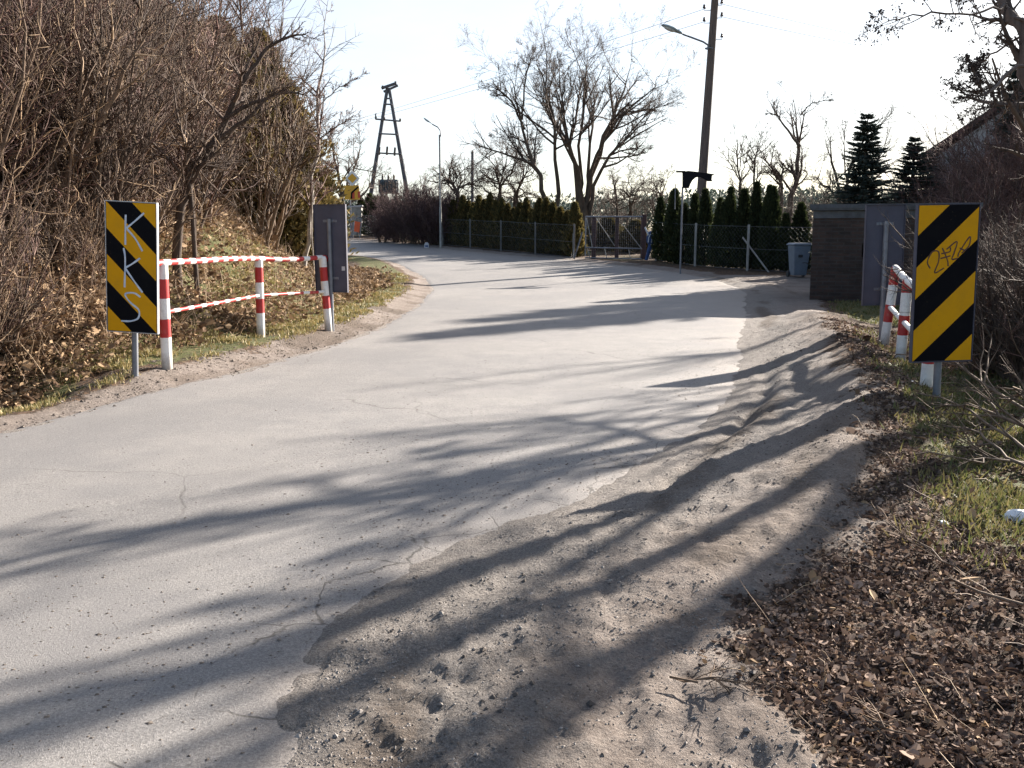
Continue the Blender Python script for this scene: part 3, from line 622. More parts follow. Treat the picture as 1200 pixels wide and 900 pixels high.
pebbles('road_debris', 9, 12000, 1.7, 13, lambda r, y: edge_x(Rc, y) - np.abs(r.normal(0, 1, len(y))) * 2.2,
        lambda mk, x, y: mk['ins'] * (0.15 + 0.85 * sst(-0.15, 0.2, fbm(x * 0.8, y * 0.8, 92))), 0.0046, M['debris'], True, 0.35)

# ================================================================== WARNING BOARDS AND GUARD RAILS
def ribbon(mb, pts, w, y, n_sub=6):
    """a painted stroke: a strip of width w along pts (x,z), 1 mm thick, standing proud at y"""
    p = spline([(a, 0, b) for a, b in pts], n_sub * (len(pts) - 1) + 1)
    b0 = len(mb.v); mb.tube([(q[0], y, q[2]) for q in p], [w / 2 * (1 + 0.12 * math.sin(i * 0.7)) for i in range(len(p))], 8)
    mb.v[b0:] = [(q[0], y + (q[1] - y) * 0.12, q[2]) for q in mb.v[b0:]]
def board(name, label, loc, rz, tilt, stripe, facing, ground_gap, sink=0.0):
    """plate 0.5 x 1.25 m; its origin sits at the foot of the post. facing=+1: stripes towards the camera"""
    t = thing(name, label, 'warning board', loc, rz)
    t.rotation_euler = (0, tilt, rz)
    fy = -1
    pl = MB(); pl.box((-0.25, -0.012, 0), (0.25, 0.0, 1.25)); p = pl.build('plate', M['plate_back'], t, 0.003); p.location = (0, 0, ground_gap)
    fc = MB(); fc.box((-0.244, -0.016, 0.006), (0.244, -0.0125, 1.244)); q = fc.build('striped_face', stripe, p)
    rim = MB()
    for lo, hi in (((-0.256, -0.019, -0.006), (-0.2505, 0.022, 1.256)), ((0.2505, -0.019, -0.006), (0.256, 0.022, 1.256)), ((-0.2503, -0.019, 1.2505), (0.2503, 0.022, 1.256)), ((-0.2503, -0.019, -0.006), (0.2503, 0.022, -0.0005))):
        rim.box(lo, hi)
    rim.build('rim', M['alu'] if stripe is M['sign_l'] else M['plate_back'], p)
    MB().tube([(0, 0.035, -0.25), (0, 0.035, ground_gap + (1.05 if facing < 0 else 1.2))], 0.03, 14).build('post', M['galv'], t)
    for z in (0.2, 1.02):
        MB().box((-0.11, 0.0015, z - 0.018), (0.11, 0.006, z + 0.018)).tube([(0, 0.035, z - 0.02), (0, 0.035, z + 0.02)], 0.036, 12).box((-0.075, 0.006, z - 0.012), (-0.05, 0.02, z + 0.012)).box((0.05, 0.006, z - 0.012), (0.075, 0.02, z + 0.012)).build('clamp', M['galv'], p, 0)
    return t, p
def at(px, d):
    x = pt(px, 300, d)[0]; return (x, d, H(x, d))
# left, stripes towards us, sprayed KKS
xl, yl = pt(154, 400, 9.15)[:2]; lz = H(xl, yl)
gap = pt(154, 389, 9.15)[2] - lz
bl, blp = board('warning_board', 'yellow and black striped board sprayed with white letters KKS, left of the road', (xl, yl, lz), R_(-4), R_(3.0), M['sign_l'], 1, gap)
g = MB(); Y0 = -0.0165
def LZ(px, py):   # marks measured in the enlarged photograph: plate 50..300 x 70..690
    return ((px - 175) / 250 * 0.5, (690 - py) / 620 * 1.25)
for st in ([(150, 130), (147, 200), (146, 272)], [(240, 118), (195, 158), (150, 195)], [(150, 192), (195, 240), (230, 298)],
           [(137, 288), (144, 340), (139, 475)], [(218, 332), (180, 360), (143, 382)], [(143, 382), (185, 440), (228, 495)],
           [(218, 518), (185, 500), (142, 508), (165, 545), (208, 580), (205, 620), (165, 637), (120, 638)]):
    ribbon(g, [LZ(*q) for q in st], 0.018, Y0 - 0.0005)
go = g.build('graffiti', M['spray'], blp); go['label'] = 'white sprayed letters K K S one above another'
# right, stripes towards us, thin dark scrawl
xr, yr = pt(1101, 450, 7.55)[:2]; rz_ = H(xr, yr); gap = pt(1101, 424, 7.5)[2] - rz_
br, brp = board('warning_board', 'yellow and black striped board with a thin dark scrawl, right of the path', (xr, yr, rz_), R_(4), R_(-1.2), M['sign_r'], 1, gap)
g = MB()
def RZ(px, py):
    x0 = 75 - 30 * (py - 45) / 820; x1 = 412 - 50 * (py - 45) / 820
    return ((px - x0) / (x1 - x0) * 0.5 - 0.25, (870 - py) / 825 * 1.25)
for st in ([(140, 375), (125, 340), (150, 290), (185, 290), (185, 340), (165, 398), (215, 375)], [(200, 300), (245, 290), (250, 268)], [(205, 270), (232, 330), (238, 365)],
           [(195, 325), (250, 312)], [(228, 278), (285, 238), (268, 300), (258, 330), (290, 325)], [(290, 318), (300, 290), (355, 215), (350, 262), (310, 300)], [(325, 285), (300, 272)],
           ):
    ribbon(g, [RZ(*q) for q in st], 0.011, Y0 - 0.0003)
go = g.build('graffiti', M['marker'], brp); go['label'] = 'thin dark handwritten scrawl'
# the two boards seen from behind (their plates turned away: rotate half a turn)
def back_board(label, px, d, bottom_px, extra, tilt=0.0):
    x = pt(px, 300, d)[0]; z = H(x, d); gap = pt(px, bottom_px, d)[2] - z
    t, p = board('warning_board', label, (x, d, z), R_(180) + extra, tilt, M['sign_r'], -1, max(gap, 0.02)); return t, p
t, p = back_board('grey back of a warning board at the far end of the left guard rail', 388, 13.75, 342, R_(-16))
MB().box((-0.215, 0.0008, 0.31), (-0.165, 0.003, 0.37)).build('sticker', M['sticker'], p)
back_board('grey back of a warning board standing before the brick hut', 1037, 12.0, 357, R_(4), R_(1.0))

def guard_rail(name, label, bases, heights, leans, top_m, mid_m, post_m, top_r, mid_r, mid_h, ends):
    x0, y0 = bases[0]
    t = thing(name, label, 'guard rail', (x0, y0, 0))
    tops = []
    for (x, y), h, ln in zip(bases, heights, leans):
        z = H(x, y) - (0.09 if y < 8.5 else 0); h = h + (0.09 if y < 8.5 else 0); m = MB(); m.tube([(0, 0, -0.3), (0, 0, h)], 0.054, 18); m.lathe([(0.054, 0), (0.045, 0.02), (0.02, 0.032), (0.0005, 0.035)], 18, (0, 0, h))
        p = m.build('post', post_m, t); p.location = (x - x0, y - y0, z); p.rotation_euler = ln
        mt = Matrix.Translation((x - x0, y - y0, z)) @ p.rotation_euler.to_matrix().to_4x4()
        tops.append((mt @ Vector((0, 0, h - 0.0)), mt @ Vector((0, 0, mid_h * h))))
    def rail(nm, pts, r, m):
        pts = [Vector(q) for q in pts]; o = pts[0]; d = (pts[-1] - pts[0]); ang = math.atan2(d.y, d.x)
        inv = Matrix.Rotation(-ang, 4, 'Z') @ Matrix.Translation(-o)
        mb = MB(); mb.tube([inv @ q for q in pts], r, 12); b = mb.build(nm, m, t); b.location = o; b.rotation_euler = (0, 0, ang)
    return t, tops, rail
NB, MBp, FB = G(196, 432, 0.075)[:2], G(306, 397, 0.085), G(385, 386, 0.085)
t, tops, rail = guard_rail('guard_rail', 'low red and white pipe railing on three posts along the left roadside', [NB, MBp, FB], [1.07, 1.02, 1.05],
    [(0, R_(0.6), 0), (0, R_(0.6), 0), (0, R_(-3.0), 0)], None, None, M['post_rw'], 0.033, 0.022, 0.54, True)
a, b, c = (q[0] for q in tops)
up = Vector((0, 0, 0.012)); dirv = (c - a).normalized()
path = [a - dirv * 0.13 + Vector((-0.06, 0, -0.10)), a - dirv * 0.12 + Vector((-0.03, 0, -0.03)), a - dirv * 0.05 + up, a.lerp(b, 0.33) + up * 1.5, a.lerp(b, 0.66) + up * 2, b + up, b.lerp(c, 0.3) - up * 0.6, b.lerp(c, 0.7) - up * 0.4, c + up, c + dirv * 0.10 + Vector((0.02, 0, -0.01)), c + dirv * 0.20 + Vector((0.04, 0, -0.08)), c + dirv * 0.36 + Vector((0.07, 0, -0.22))]
path = [Vector(q) for q in spline([tuple(q) for q in path], 70)]
rail('top_rail', path, 0.033, M['rail_rw'])
a, b, c = (q[1] for q in tops)
rail('middle_rail', [a, b], 0.021, M['rail_rw2']); rail('middle_rail', [b, c], 0.021, M['rail_rw2'])
# right
def GD(px, d): return (pt(px, 420, d)[0], d)
RBases = [GD(1087, 8.15), GD(1055, 9.95), GD(1035, 11.4)]
t, tops, rail = guard_rail('guard_rail', 'low white pipe railing on red and white posts behind the scrawled striped board', RBases, [0.86 - H(*RBases[0]), 0.96 - H(*RBases[1]), 1.05 - H(*RBases[2])],
    [(0, R_(2), 0), (0, R_(1.6), 0), (0, R_(5), 0)], None, None, M['post_rw_short'], 0.036, 0.026, 0.5, True)
pp = [tops[0][0], tops[0][0].lerp(tops[1][0], 0.5) + up, tops[1][0] + up, tops[1][0].lerp(tops[2][0], 0.5), tops[2][0] + up * 0.5]
d0 = (tops[2][0] - tops[1][0]).normalized()
pp += [tops[2][0] + d0 * 0.08 - Vector((0, 0, 0.02)), tops[2][0] + d0 * 0.14 - Vector((0, 0, 0.10))]
pp = [tops[0][0] - d0 * 0.12] + pp
rail('top_rail', [Vector(q) for q in spline([tuple(q) for q in pp], 50)], 0.038, M['rail_w'])
rail('middle_rail', [tops[0][1], tops[1][1]], 0.027, M['rail_w']); rail('middle_rail', [tops[1][1], tops[2][1] + d0 * 0.08], 0.027, M['rail_w'])

# ================================================================== BRICK HUT, FENCES, GATE
def hut():
    d = 20.6; x0 = pt(951, 300, d)[0]; x1 = x0 + 3.2; z0 = H(x0 + 1, d) - 0.05; top = pt(951, 247, d)[2] - z0
    t = thing('brick_hut', 'low dark brick hut with a flat slab roof beside the path', 'hut', (x0, d, z0), R_(-21))
    w = x1 - x0; dp = 2.9; m = MB()
    # front wall with a small opening, side and rear walls
    ox0, ox1, oz0, oz1 = 1.02, 1.55, 0.98, 1.28; th = 0.3
    for lo, hi in (((0, 0, -0.3), (ox0, th, top)), ((ox1, 0, -0.3), (w, th, top)), ((ox0, 0, -0.3), (ox1, th, oz0)), ((ox0, 0, oz1), (ox1, th, top)),
                   ((0, th, -0.3), (th, dp, top)), ((w - th, th, -0.3), (w, dp, top)), ((th, dp - th, -0.3), (w - th, dp, top))): m.box(lo, hi)
    # a few bricks standing proud or missing along the courses
    rng = random.Random(4)
    for k in range(46):
        zc = 0.077 * rng.randint(1, int(top / 0.077) - 1); xx = rng.uniform(0.05, w - 0.35)
        if ox0 - 0.3 < xx < ox1 and oz0 - 0.1 < zc < oz1 + 0.1: continue
        m.box((xx, -rng.uniform(0.008, 0.02), zc), (xx + rng.choice((0.12, 0.25)), 0.01, zc + 0.068))
    m.build('wall', M['brick'], t)
    MB().box((-0.06, -0.10, top + 0.002), (w + 0.06, dp + 0.06, top + 0.10)).build('roof', M['slab'], t, 0.012)
    MB().box((-0.075, -0.115, top + 0.045), (w + 0.075, -0.103, top + 0.135)).build('eaves_trim', M['slab'], t)
    MB().box((0.0, -0.025, top - 0.16), (w, -0.003, top - 0.004)).build('lintel', M['slab'], t)
hut()

FG = (3.05, 38.6); GD_ = 38.6
def mesh_fence(name, label, pts, hgt, step, post_m, braces=()):
    x0, y0 = pts[0]; t = thing(name, label, 'fence', (x0, y0, 0)); P = np.array(pts, float)
    seg = np.linalg.norm(np.diff(P, axis=0), axis=1); cum = np.concatenate([[0], np.cumsum(seg)]); tot = cum[-1]
    def at_s(s): return np.array([np.interp(s, cum, P[:, 0]), np.interp(s, cum, P[:, 1])])
    n = int(round(tot / step)) if step else 0
    for s in (cum if not step else [tot * k / n for k in range(n + 1)]):
        x, y = at_s(s); z = H(x, y)
        MB().box((-0.035, -0.035, -0.3), (0.035, 0.035, hgt + 0.06)).build('post', post_m, t, 0.008).location = (x - x0, y - y0, z)
    for s, ds in braces:
        x, y = at_s(s); x2, y2 = at_s(s + ds)
        MB().tube([(x - x0, y - y0, H(x, y) + hgt * 0.75), (x2 - x0, y2 - y0 - 0.06, H(x2, y2))], 0.03, 8).build('brace', M['concrete'], t)
    w = MB(); N_ = max(2, int(tot / 1.2)); S = np.linspace(0, tot, N_)
    line = [at_s(s) for s in S]; zz = [H(*q) for q in line]
    for hh in (hgt, hgt * 0.5, 0.05): w.tube([(q[0] - x0, q[1] - y0, z + hh) for q, z in zip(line, zz)], 0.006, 4)
    # diamond mesh
    vs_, rs = [], []
    for s in np.arange(0, tot, 0.16):
        for sg in (1, -1):
            e = s + sg * hgt
            if e < 0 or e > tot: continue
            a, b = at_s(s), at_s(e); vs_.append([(a[0] - x0, a[1] - y0, H(*a) + 0.04), ((a[0] + b[0]) / 2 - x0, (a[1] + b[1]) / 2 - y0, (H(*a) + H(*b)) / 2 + hgt / 2), (b[0] - x0, b[1] - y0, H(*b) + hgt)])
    Q = np.array(vs_); v, f = sweep(Q, np.full(Q.shape[:2], 0.0014), 3); b = len(w.v); w.v += [tuple(q) for q in v]; w.f += [tuple(int(i) + b for i in q) for q in f]; w.sm += [True] * len(f)
    w.build('wire_mesh', M['wire'], t)
    return t
LF = [(2.55, 39.0), (-3.35, 48.6), (-9.6, 59.0)]
RFP = [(5.70, 37.5), (6.65, 34.4), (8.0, 32.15), (10.2, 30.7), (13.4, 29.8), (17.4, 29.2)]
mesh_fence('wire_fence', 'wire mesh fence on concrete posts along the thuja hedge left of the gate', LF, 1.35, 2.9, M['post_dull'], braces=((0.05, -0.02),))
mesh_fence('wire_fence', 'wire mesh fence on concrete posts along the tall column thujas right of the gate', RFP, 1.5, 0, M['concrete'], braces=((5.6, 1.0),))
def gate():
    d = 38.6; xl = pt(686, 300, d)[0]; xr = pt(755, 300, d)[0]; z = H((xl + xr) / 2, d); Z = lambda py: pt(700, py, d)[2] - z
    t = thing('field_gate', 'rusty brown metal field gate with thin diagonal braces between two hedges', 'gate', (xl, d, z)); X = lambda px: pt(px, 280, d)[0] - xl
    for px, w, top in ((696, 0.085, 253), (723, 0.075, 253), (754, 0.10, 251)):
        MB().box((X(px) - w, -w, -0.2), (X(px) + w, w, Z(top))).build('upright', M['rust'], t, 0.01)
    MB().box((-0.03, -0.03, Z(300)), (0.03, 0.03, Z(253))).build('end_stile', M['galv'], t)
    for py in (254, 290, 302):
        MB().tube([(-0.02, -0.12, Z(py)), (X(752), -0.12, Z(py + (1.5 if py > 260 else 0)))], 0.030, 8).build('rail', M['galv'], t)
    for a, b in (((687, 256), (694, 290)), ((698, 256), (720, 288)), ((728, 262), (752, 292)), ((688, 291), (691, 301)), ((708, 291), (711, 302)), ((736, 291), (739, 303))):
        MB().tube([(X(a[0]), -0.15, Z(a[1])), (X(b[0]), -0.15, Z(b[1]))], 0.018, 6).build('brace', M['concrete'], t)
    MB().tube([(X(682), -0.2, Z(272)), (X(672), -0.5, 0)], 0.03, 6).build('prop', M['grey_wood'], t)
    vs_ = []
    for k in range(26):
        zz = Z(301) + (Z(255) - Z(301)) * k / 25; vs_.append([(0, -0.10, zz), (X(725), -0.10, zz), (X(752), -0.10, zz)])
    for k in range(30):
        xx = X(752) * k / 29; vs_.append([(xx, -0.10, Z(302)), (xx, -0.10, Z(280)), (xx, -0.10, Z(254))])
    Q = np.array(vs_); v, f = sweep(Q, np.full(Q.shape[:2], 0.003), 3); link_mesh('wire_infill', v, f, M['wire'], t)
gate()
def bundle():
    d = 37.9; x = pt(762, 300, d)[0]; z = H(x, d); t = thing('cloth_bundle', 'blue and white striped cloth bundle slung on slanted props by the right gate upright', 'bundle', (x, d, z))
    m = MB(); m.tube([(0.02, 0, 0.62), (0.0, 0, 0.72), (0.03, 0, 0.95), (0.05, 0.02, 1.08), (0.06, 0.02, 1.14)], [0.10, 0.17, 0.19, 0.17, 0.08], 14); b = m.build('cloth', M['blue'], t)
    s = MB()
    for k, dx in enumerate((-0.10, 0.03)):
        s.tube([(dx - 0.02, -0.19, 0.70), (dx, -0.205, 0.90), (dx + 0.06, -0.20, 1.02 - 0.09 * k), (dx + 0.16, -0.15, 1.03 - 0.09 * k)], 0.018, 6)
    s.build('stripe', M['white_cloth'], b)
    MB().tube([(0.04, 0, 0.7), (0.28, -0.05, 0)], [0.05, 0.035], 8).build('prop', M['grey_wood'], t)
    MB().tube([(0.02, 0, 0.66), (-0.16, -0.05, 0)], [0.10, 0.07], 8).build('prop', M['blue'], t)
    MB().tube([(-0.1, -0.12, 0.98), (-0.25, -0.1, 1.30)], 0.035, 8).build('pole_end', M['white_cloth'], t)
bundle()
def wheelie_bin():
    d = 29.6; x = pt(936, 300, d)[0]; z = H(x, d); t = thing('wheelie_bin', 'blue grey wheelie bin standing between the last thuja and the brick hut', 'bin', (x, d, z), R_(4))
    m = MB(); a, b = 0.20, 0.27
    vs_ = [(-a, -a, 0.06), (a, -a, 0.06), (a, a, 0.06), (-a, a, 0.06), (-b, -b * 1.1, 0.98), (b, -b * 1.1, 0.98), (b, b, 0.98), (-b, b, 0.98)]
    m.add(vs_, [(0, 3, 2, 1), (4, 5, 6, 7), (0, 1, 5, 4), (1, 2, 6, 5), (2, 3, 7, 6), (3, 0, 4, 7)]); m.build('body', M['bin'], t, 0.02)
    MB().prism([(-0.3, 0.985), (0.3, 0.985), (0.3, 1.02), (0.24, 1.06), (-0.24, 1.06), (-0.3, 1.02)], -0.33, 0.31).build('lid', M['bin'], t, 0.01)
    MB().box((-0.12, -0.292, 0.62), (0.02, -0.288, 0.70)).build('label_plate', M['bin_dark'], t)
    for s in (-1, 1): MB().tube([(s * 0.22, 0.2, 0.1), (s * 0.27, 0.2, 0.1)], 0.1, 14).build('wheel', M['bin_dark'], t)
wheelie_bin()
def black_bracket():
    d = 31.4; x = pt(804, 300, d)[0]; z = H(x, d); t = thing('signpost', 'black curved sheet metal arm seen edge on atop a thin grey post before the thujas', 'signpost', (x, d, z))
    k = d / FPX * 1.0
    def q(px, py): p = pt(px, py, d); return (p[0] - x, p[2] - z)
    out = [q(*a) for a in ((799, 201.5), (806, 200.3), (822, 202), (832, 203.5), (837.5, 204.5), (834, 206), (833.5, 210.5), (834.5, 212.5), (829, 212.3), (824, 208.8), (820, 207.3), (815, 208), (811, 211.5), (808.5, 216), (807, 220.5), (800, 220.5), (800, 203))]
    MB().prism(out, -0.07, 0.07).build('arm', M['black'], t, 0.006)
    MB().box((q(798.5, 0)[0], -0.12, q(0, 202)[1]), (q(808, 0)[0], 0.12, q(0, 200.4)[1])).build('cap', M['black'], t)
    MB().tube([(q(806, 0)[0], 0, -0.3), (q(806, 0)[0], 0, q(0, 219)[1])], 0.030, 10).build('post', M['galv'], t)
    MB().tube([(q(797.5, 0)[0], 0.02, q(0, 245)[1]), (q(797.5, 0)[0], 0.02, q(0, 216)[1]), (q(801, 0)[0], 0.02, q(0, 215.5)[1])], 0.014, 6).build('stay', M['galv'], t)
black_bracket()

# ================================================================== POLES, LAMPS, PYLON, SIGNS, WIRES
def lamp_head(t, p, dirv, L, m1='lamp_head'):
    """cobra-head luminaire starting at p and pointing along dirv"""
    dirv = Vector(dirv).normalized(); rot = dirv.to_track_quat('X', 'Z').to_matrix().to_4x4(); mt = Matrix.Translation(p) @ rot
    m = MB(); n = 14; prof = [(0, 0.035, 0.035), (0.12, 0.07, 0.05), (0.3, 0.12, 0.075), (0.55, 0.15, 0.085), (0.8, 0.12, 0.07), (0.95, 0.07, 0.04), (1.0, 0.005, 0.005)]
    vs_ = []
    for s, w, h in prof:
        for j in range(n):
            a = 2 * math.pi * j / n; zz = math.sin(a) * h; zz = zz if zz > 0 else zz * 0.3
            vs_.append(mt @ Vector((s * L, math.cos(a) * w * L * 1.3, zz * L * 1.3)))
    m.add(vs_, [(i * n + j, i * n + (j + 1) % n, (i + 1) * n + (j + 1) % n, (i + 1) * n + j) for i in range(len(prof) - 1) for j in range(n)], True)
    o = m.build('lamp_head', M['lamp_grey'], t)
    m = MB(); prof = [(0.32, 0.02, 0.01), (0.42, 0.10, 0.05), (0.6, 0.12, 0.06), (0.78, 0.09, 0.05), (0.9, 0.01, 0.01)]; vs_ = []
    for s, w, h in prof:
        for j in range(n):
            a = 2 * math.pi * j / n; zz = -abs(math.sin(a)) * h - 0.012 if math.sin(a) < 0 else -0.012
            vs_.append(mt @ Vector((s * L, math.cos(a) * w * L * 1.25, zz * L * 1.3)))
    m.add(vs_, [(i * n + j, i * n + (j + 1) % n, (i + 1) * n + (j + 1) % n, (i + 1) * n + j) for i in range(len(prof) - 1) for j in range(n)], True)
    m.build('lamp_bowl', M['lamp_glass'], o)
POLE_D = 36.0
def utility_pole():
    d = POLE_D; b = pt(821, 240, d); top = pt(840, -30, d); x, z = b[0] - 0.4, H(b[0], d)
    t = thing('utility_pole', 'tall leaning wooden utility pole with a street lamp on a bent arm', 'utility pole', (x, d, z)); L = lambda p: (p[0] - x, p[1] - d, p[2] - z)
    base = b + (b - top) * ((b[2] - z + 0.4) / (top[2] - b[2]))
    MB().tube([L(base), L(b), L(b.lerp(top, 0.5)), L(top)], [0.19, 0.18, 0.155, 0.13], 16).build('pole', M['wood_pole'], t)
    a0, a1 = pt(830, 53, d - 0.15), pt(800, 40, d - 0.9)
    MB().tube([L(q) for q in (pt(829, 58, d - 0.15), a0, pt(824, 49, d - 0.4), a1)], 0.035, 8).build('lamp_arm', M['galv'], t)
    tip = pt(775, 29, d - 1.2); lamp_head(t, L(a1), tip - a1, (tip - a1).length)
    MB().tube([L(pt(831.5, 57.5, d)), L(pt(831.6, 56.5, d))], 0.175, 16).build('band', M['galv'], t)
    for k, (px, py, s) in enumerate(((829, 12, -1), (829, 27, -1), (842, 6, 1), (842, 21, 1), (842, 46, 1))):
        c = Vector(L(pt(px, py, d))); ax = Vector((s * 0.12, 0, 0)); q = c + ax
        mb = MB(); mb.tube([c - ax * 1.1, q, q + Vector((0, 0, 0.12))], 0.014, 6); br = mb.build('insulator_pin', M['wire'], t)
        MB().lathe([(0.02, 0.06), (0.06, 0.07), (0.055, 0.12), (0.035, 0.14), (0.05, 0.16), (0.035, 0.2), (0.001, 0.21)], 10, tuple(q)).build('insulator', M['ceramic'], br)
utility_pole()
def street_lamp():
    d = 47.2; x = pt(516.5, 280, d)[0]; z = H(x, d); t = thing('street_lamp', 'slim pale street lamp post above the dark purple bush', 'street lamp', (x, d, z)); L = lambda p: (p[0] - x, p[1] - d, p[2] - z)
    MB().tube([(0, 0, -0.3), (0, 0, 2.0)], 0.058, 12).tube([(0, 0, 2.0), (0, 0, L(pt(516.5, 158, d))[2])], 0.042, 12).build('post', M['concrete'], t)
    MB().tube([L(pt(516.5, 160, d)), L(pt(516, 153, d)), L(pt(513, 149, d)), L(pt(506.5, 145.5, d))], 0.03, 8).build('lamp_arm', M['galv'], t)
    a, b = pt(506.5, 145.5, d), pt(499.5, 140.5, d); lamp_head(t, L(a), b - a, (b - a).length * 1.5)
street_lamp()
def distant_pole():
    d = 72; x = pt(553, 200, d)[0]; z = H(x, d); t = thing('wooden_post', 'thin bare wooden post rising beyond the browned thuja hedge', 'post', (x, d, z)); h = pt(553, 178, d)[2] - z
    MB().tube([(0, 0, -0.3), (0.05, 0, h)], [0.13, 0.10], 10).build('pole', M['grey_wood'], t); MB().tube([(0.05, 0, h), (0.05, 0, h + 0.12)], 0.05, 8).build('cap', M['ceramic'], t)
distant_pole()
def pylon():
    d = 66; x = pt(456, 200, d)[0]; z = H(x, d); t = thing('wooden_pylon', 'A shaped wooden pylon carrying crossbars and insulators', 'pylon', (x, d, z)); L = lambda px, py, dy=0: (pt(px, py, d)[0] - x, dy, pt(px, py, d)[2] - z)
    def ext(a, b): a, b = Vector(L(*a)), Vector(L(*b)); return b + (b - a) * ((b.z + 0.3) / (a.z - b.z))
    for a, b in (((454, 103), (435, 226)), ((456, 103), (476.5, 222))):
        MB().tube([L(*a), L(*b), ext(a, b)], [0.11, 0.15, 0.18], 10).build('leg', M['grey_wood'], t)
    MB().tube([L(447.5, 104, -0.2), L(465, 98, -0.2)], 0.10, 8).build('crossarm', M['grey_wood'], t)
    MB().tube([L(449, 107, 0.2), L(466, 99.5, 0.2)], 0.08, 8).build('crossarm', M['grey_wood'], t)
    for (a, b) in (((452, 116), (458, 116)), ((450, 122.5), (460, 123)), ((440.5, 140), (470, 142.5)), ((444, 157), (466, 158)), ((441.5, 179.5), (471, 181))):
        MB().tube([L(*a, -0.22), L(*b, -0.22)], 0.055, 6).build('crossbar', M['grey_wood'], t)
    for px, py in ((445, 179), (454, 179), (463, 180)):
        MB().tube([L(px, py + 3, -0.3), L(px, py, -0.3), L(px + 0.5, py - 6, -0.3), L(px + 1.2, py - 6.5, -0.3)], 0.07, 8).build('insulator', M['ceramic'], t)
    for px, py in ((441, 140), (451, 141), (469.5, 142.5), (464, 99), (449, 104)):
        MB().tube([L(px, py, -0.25), L(px, py - 3, -0.25)], 0.07, 8).build('insulator', M['ceramic'], t)
    MB().tube([L(441, 140, -0.2), L(440.5, 134, -0.2), L(442, 133.6, -0.2)], 0.05, 6).build('hook', M['wire'], t)
    b = thing('transformer', 'dark box transformer with three bushings below the wooden pylon', 'transformer', (pt(456, 215, d)[0], d - 0.2, z)); L2 = lambda px, py: pt(px, py, d)[2] - z
    w = 0.66; zt, zb = L2(456, 211), L2(456, 227)
    MB().box((-w, -0.45, zb), (w, 0.45, zt)).build('tank', M['transformer'], b, 0.03)
    f = MB()
    for k in range(9): f.box((-w + 0.06 + k * 0.145, -0.6, zb + 0.1), (-w + 0.09 + k * 0.145, -0.452, zt - 0.1))
    f.build('cooling_fin', M['transformer'], b)
    for k in (-0.42, -0.02, 0.36):
        MB().lathe([(0.09, 0), (0.10, 0.05), (0.06, 0.1), (0.09, 0.15), (0.055, 0.2), (0.08, 0.25), (0.03, 0.36), (0.001, 0.40)], 10, (k, 0, zt)).build('bushing', M['ceramic'], b)
    for s in (-0.5, 0.5): MB().box((s - 0.07, -0.35, -0.3), (s + 0.07, 0.35, zb - 0.002)).build('stand', M['concrete'], b)
pylon()
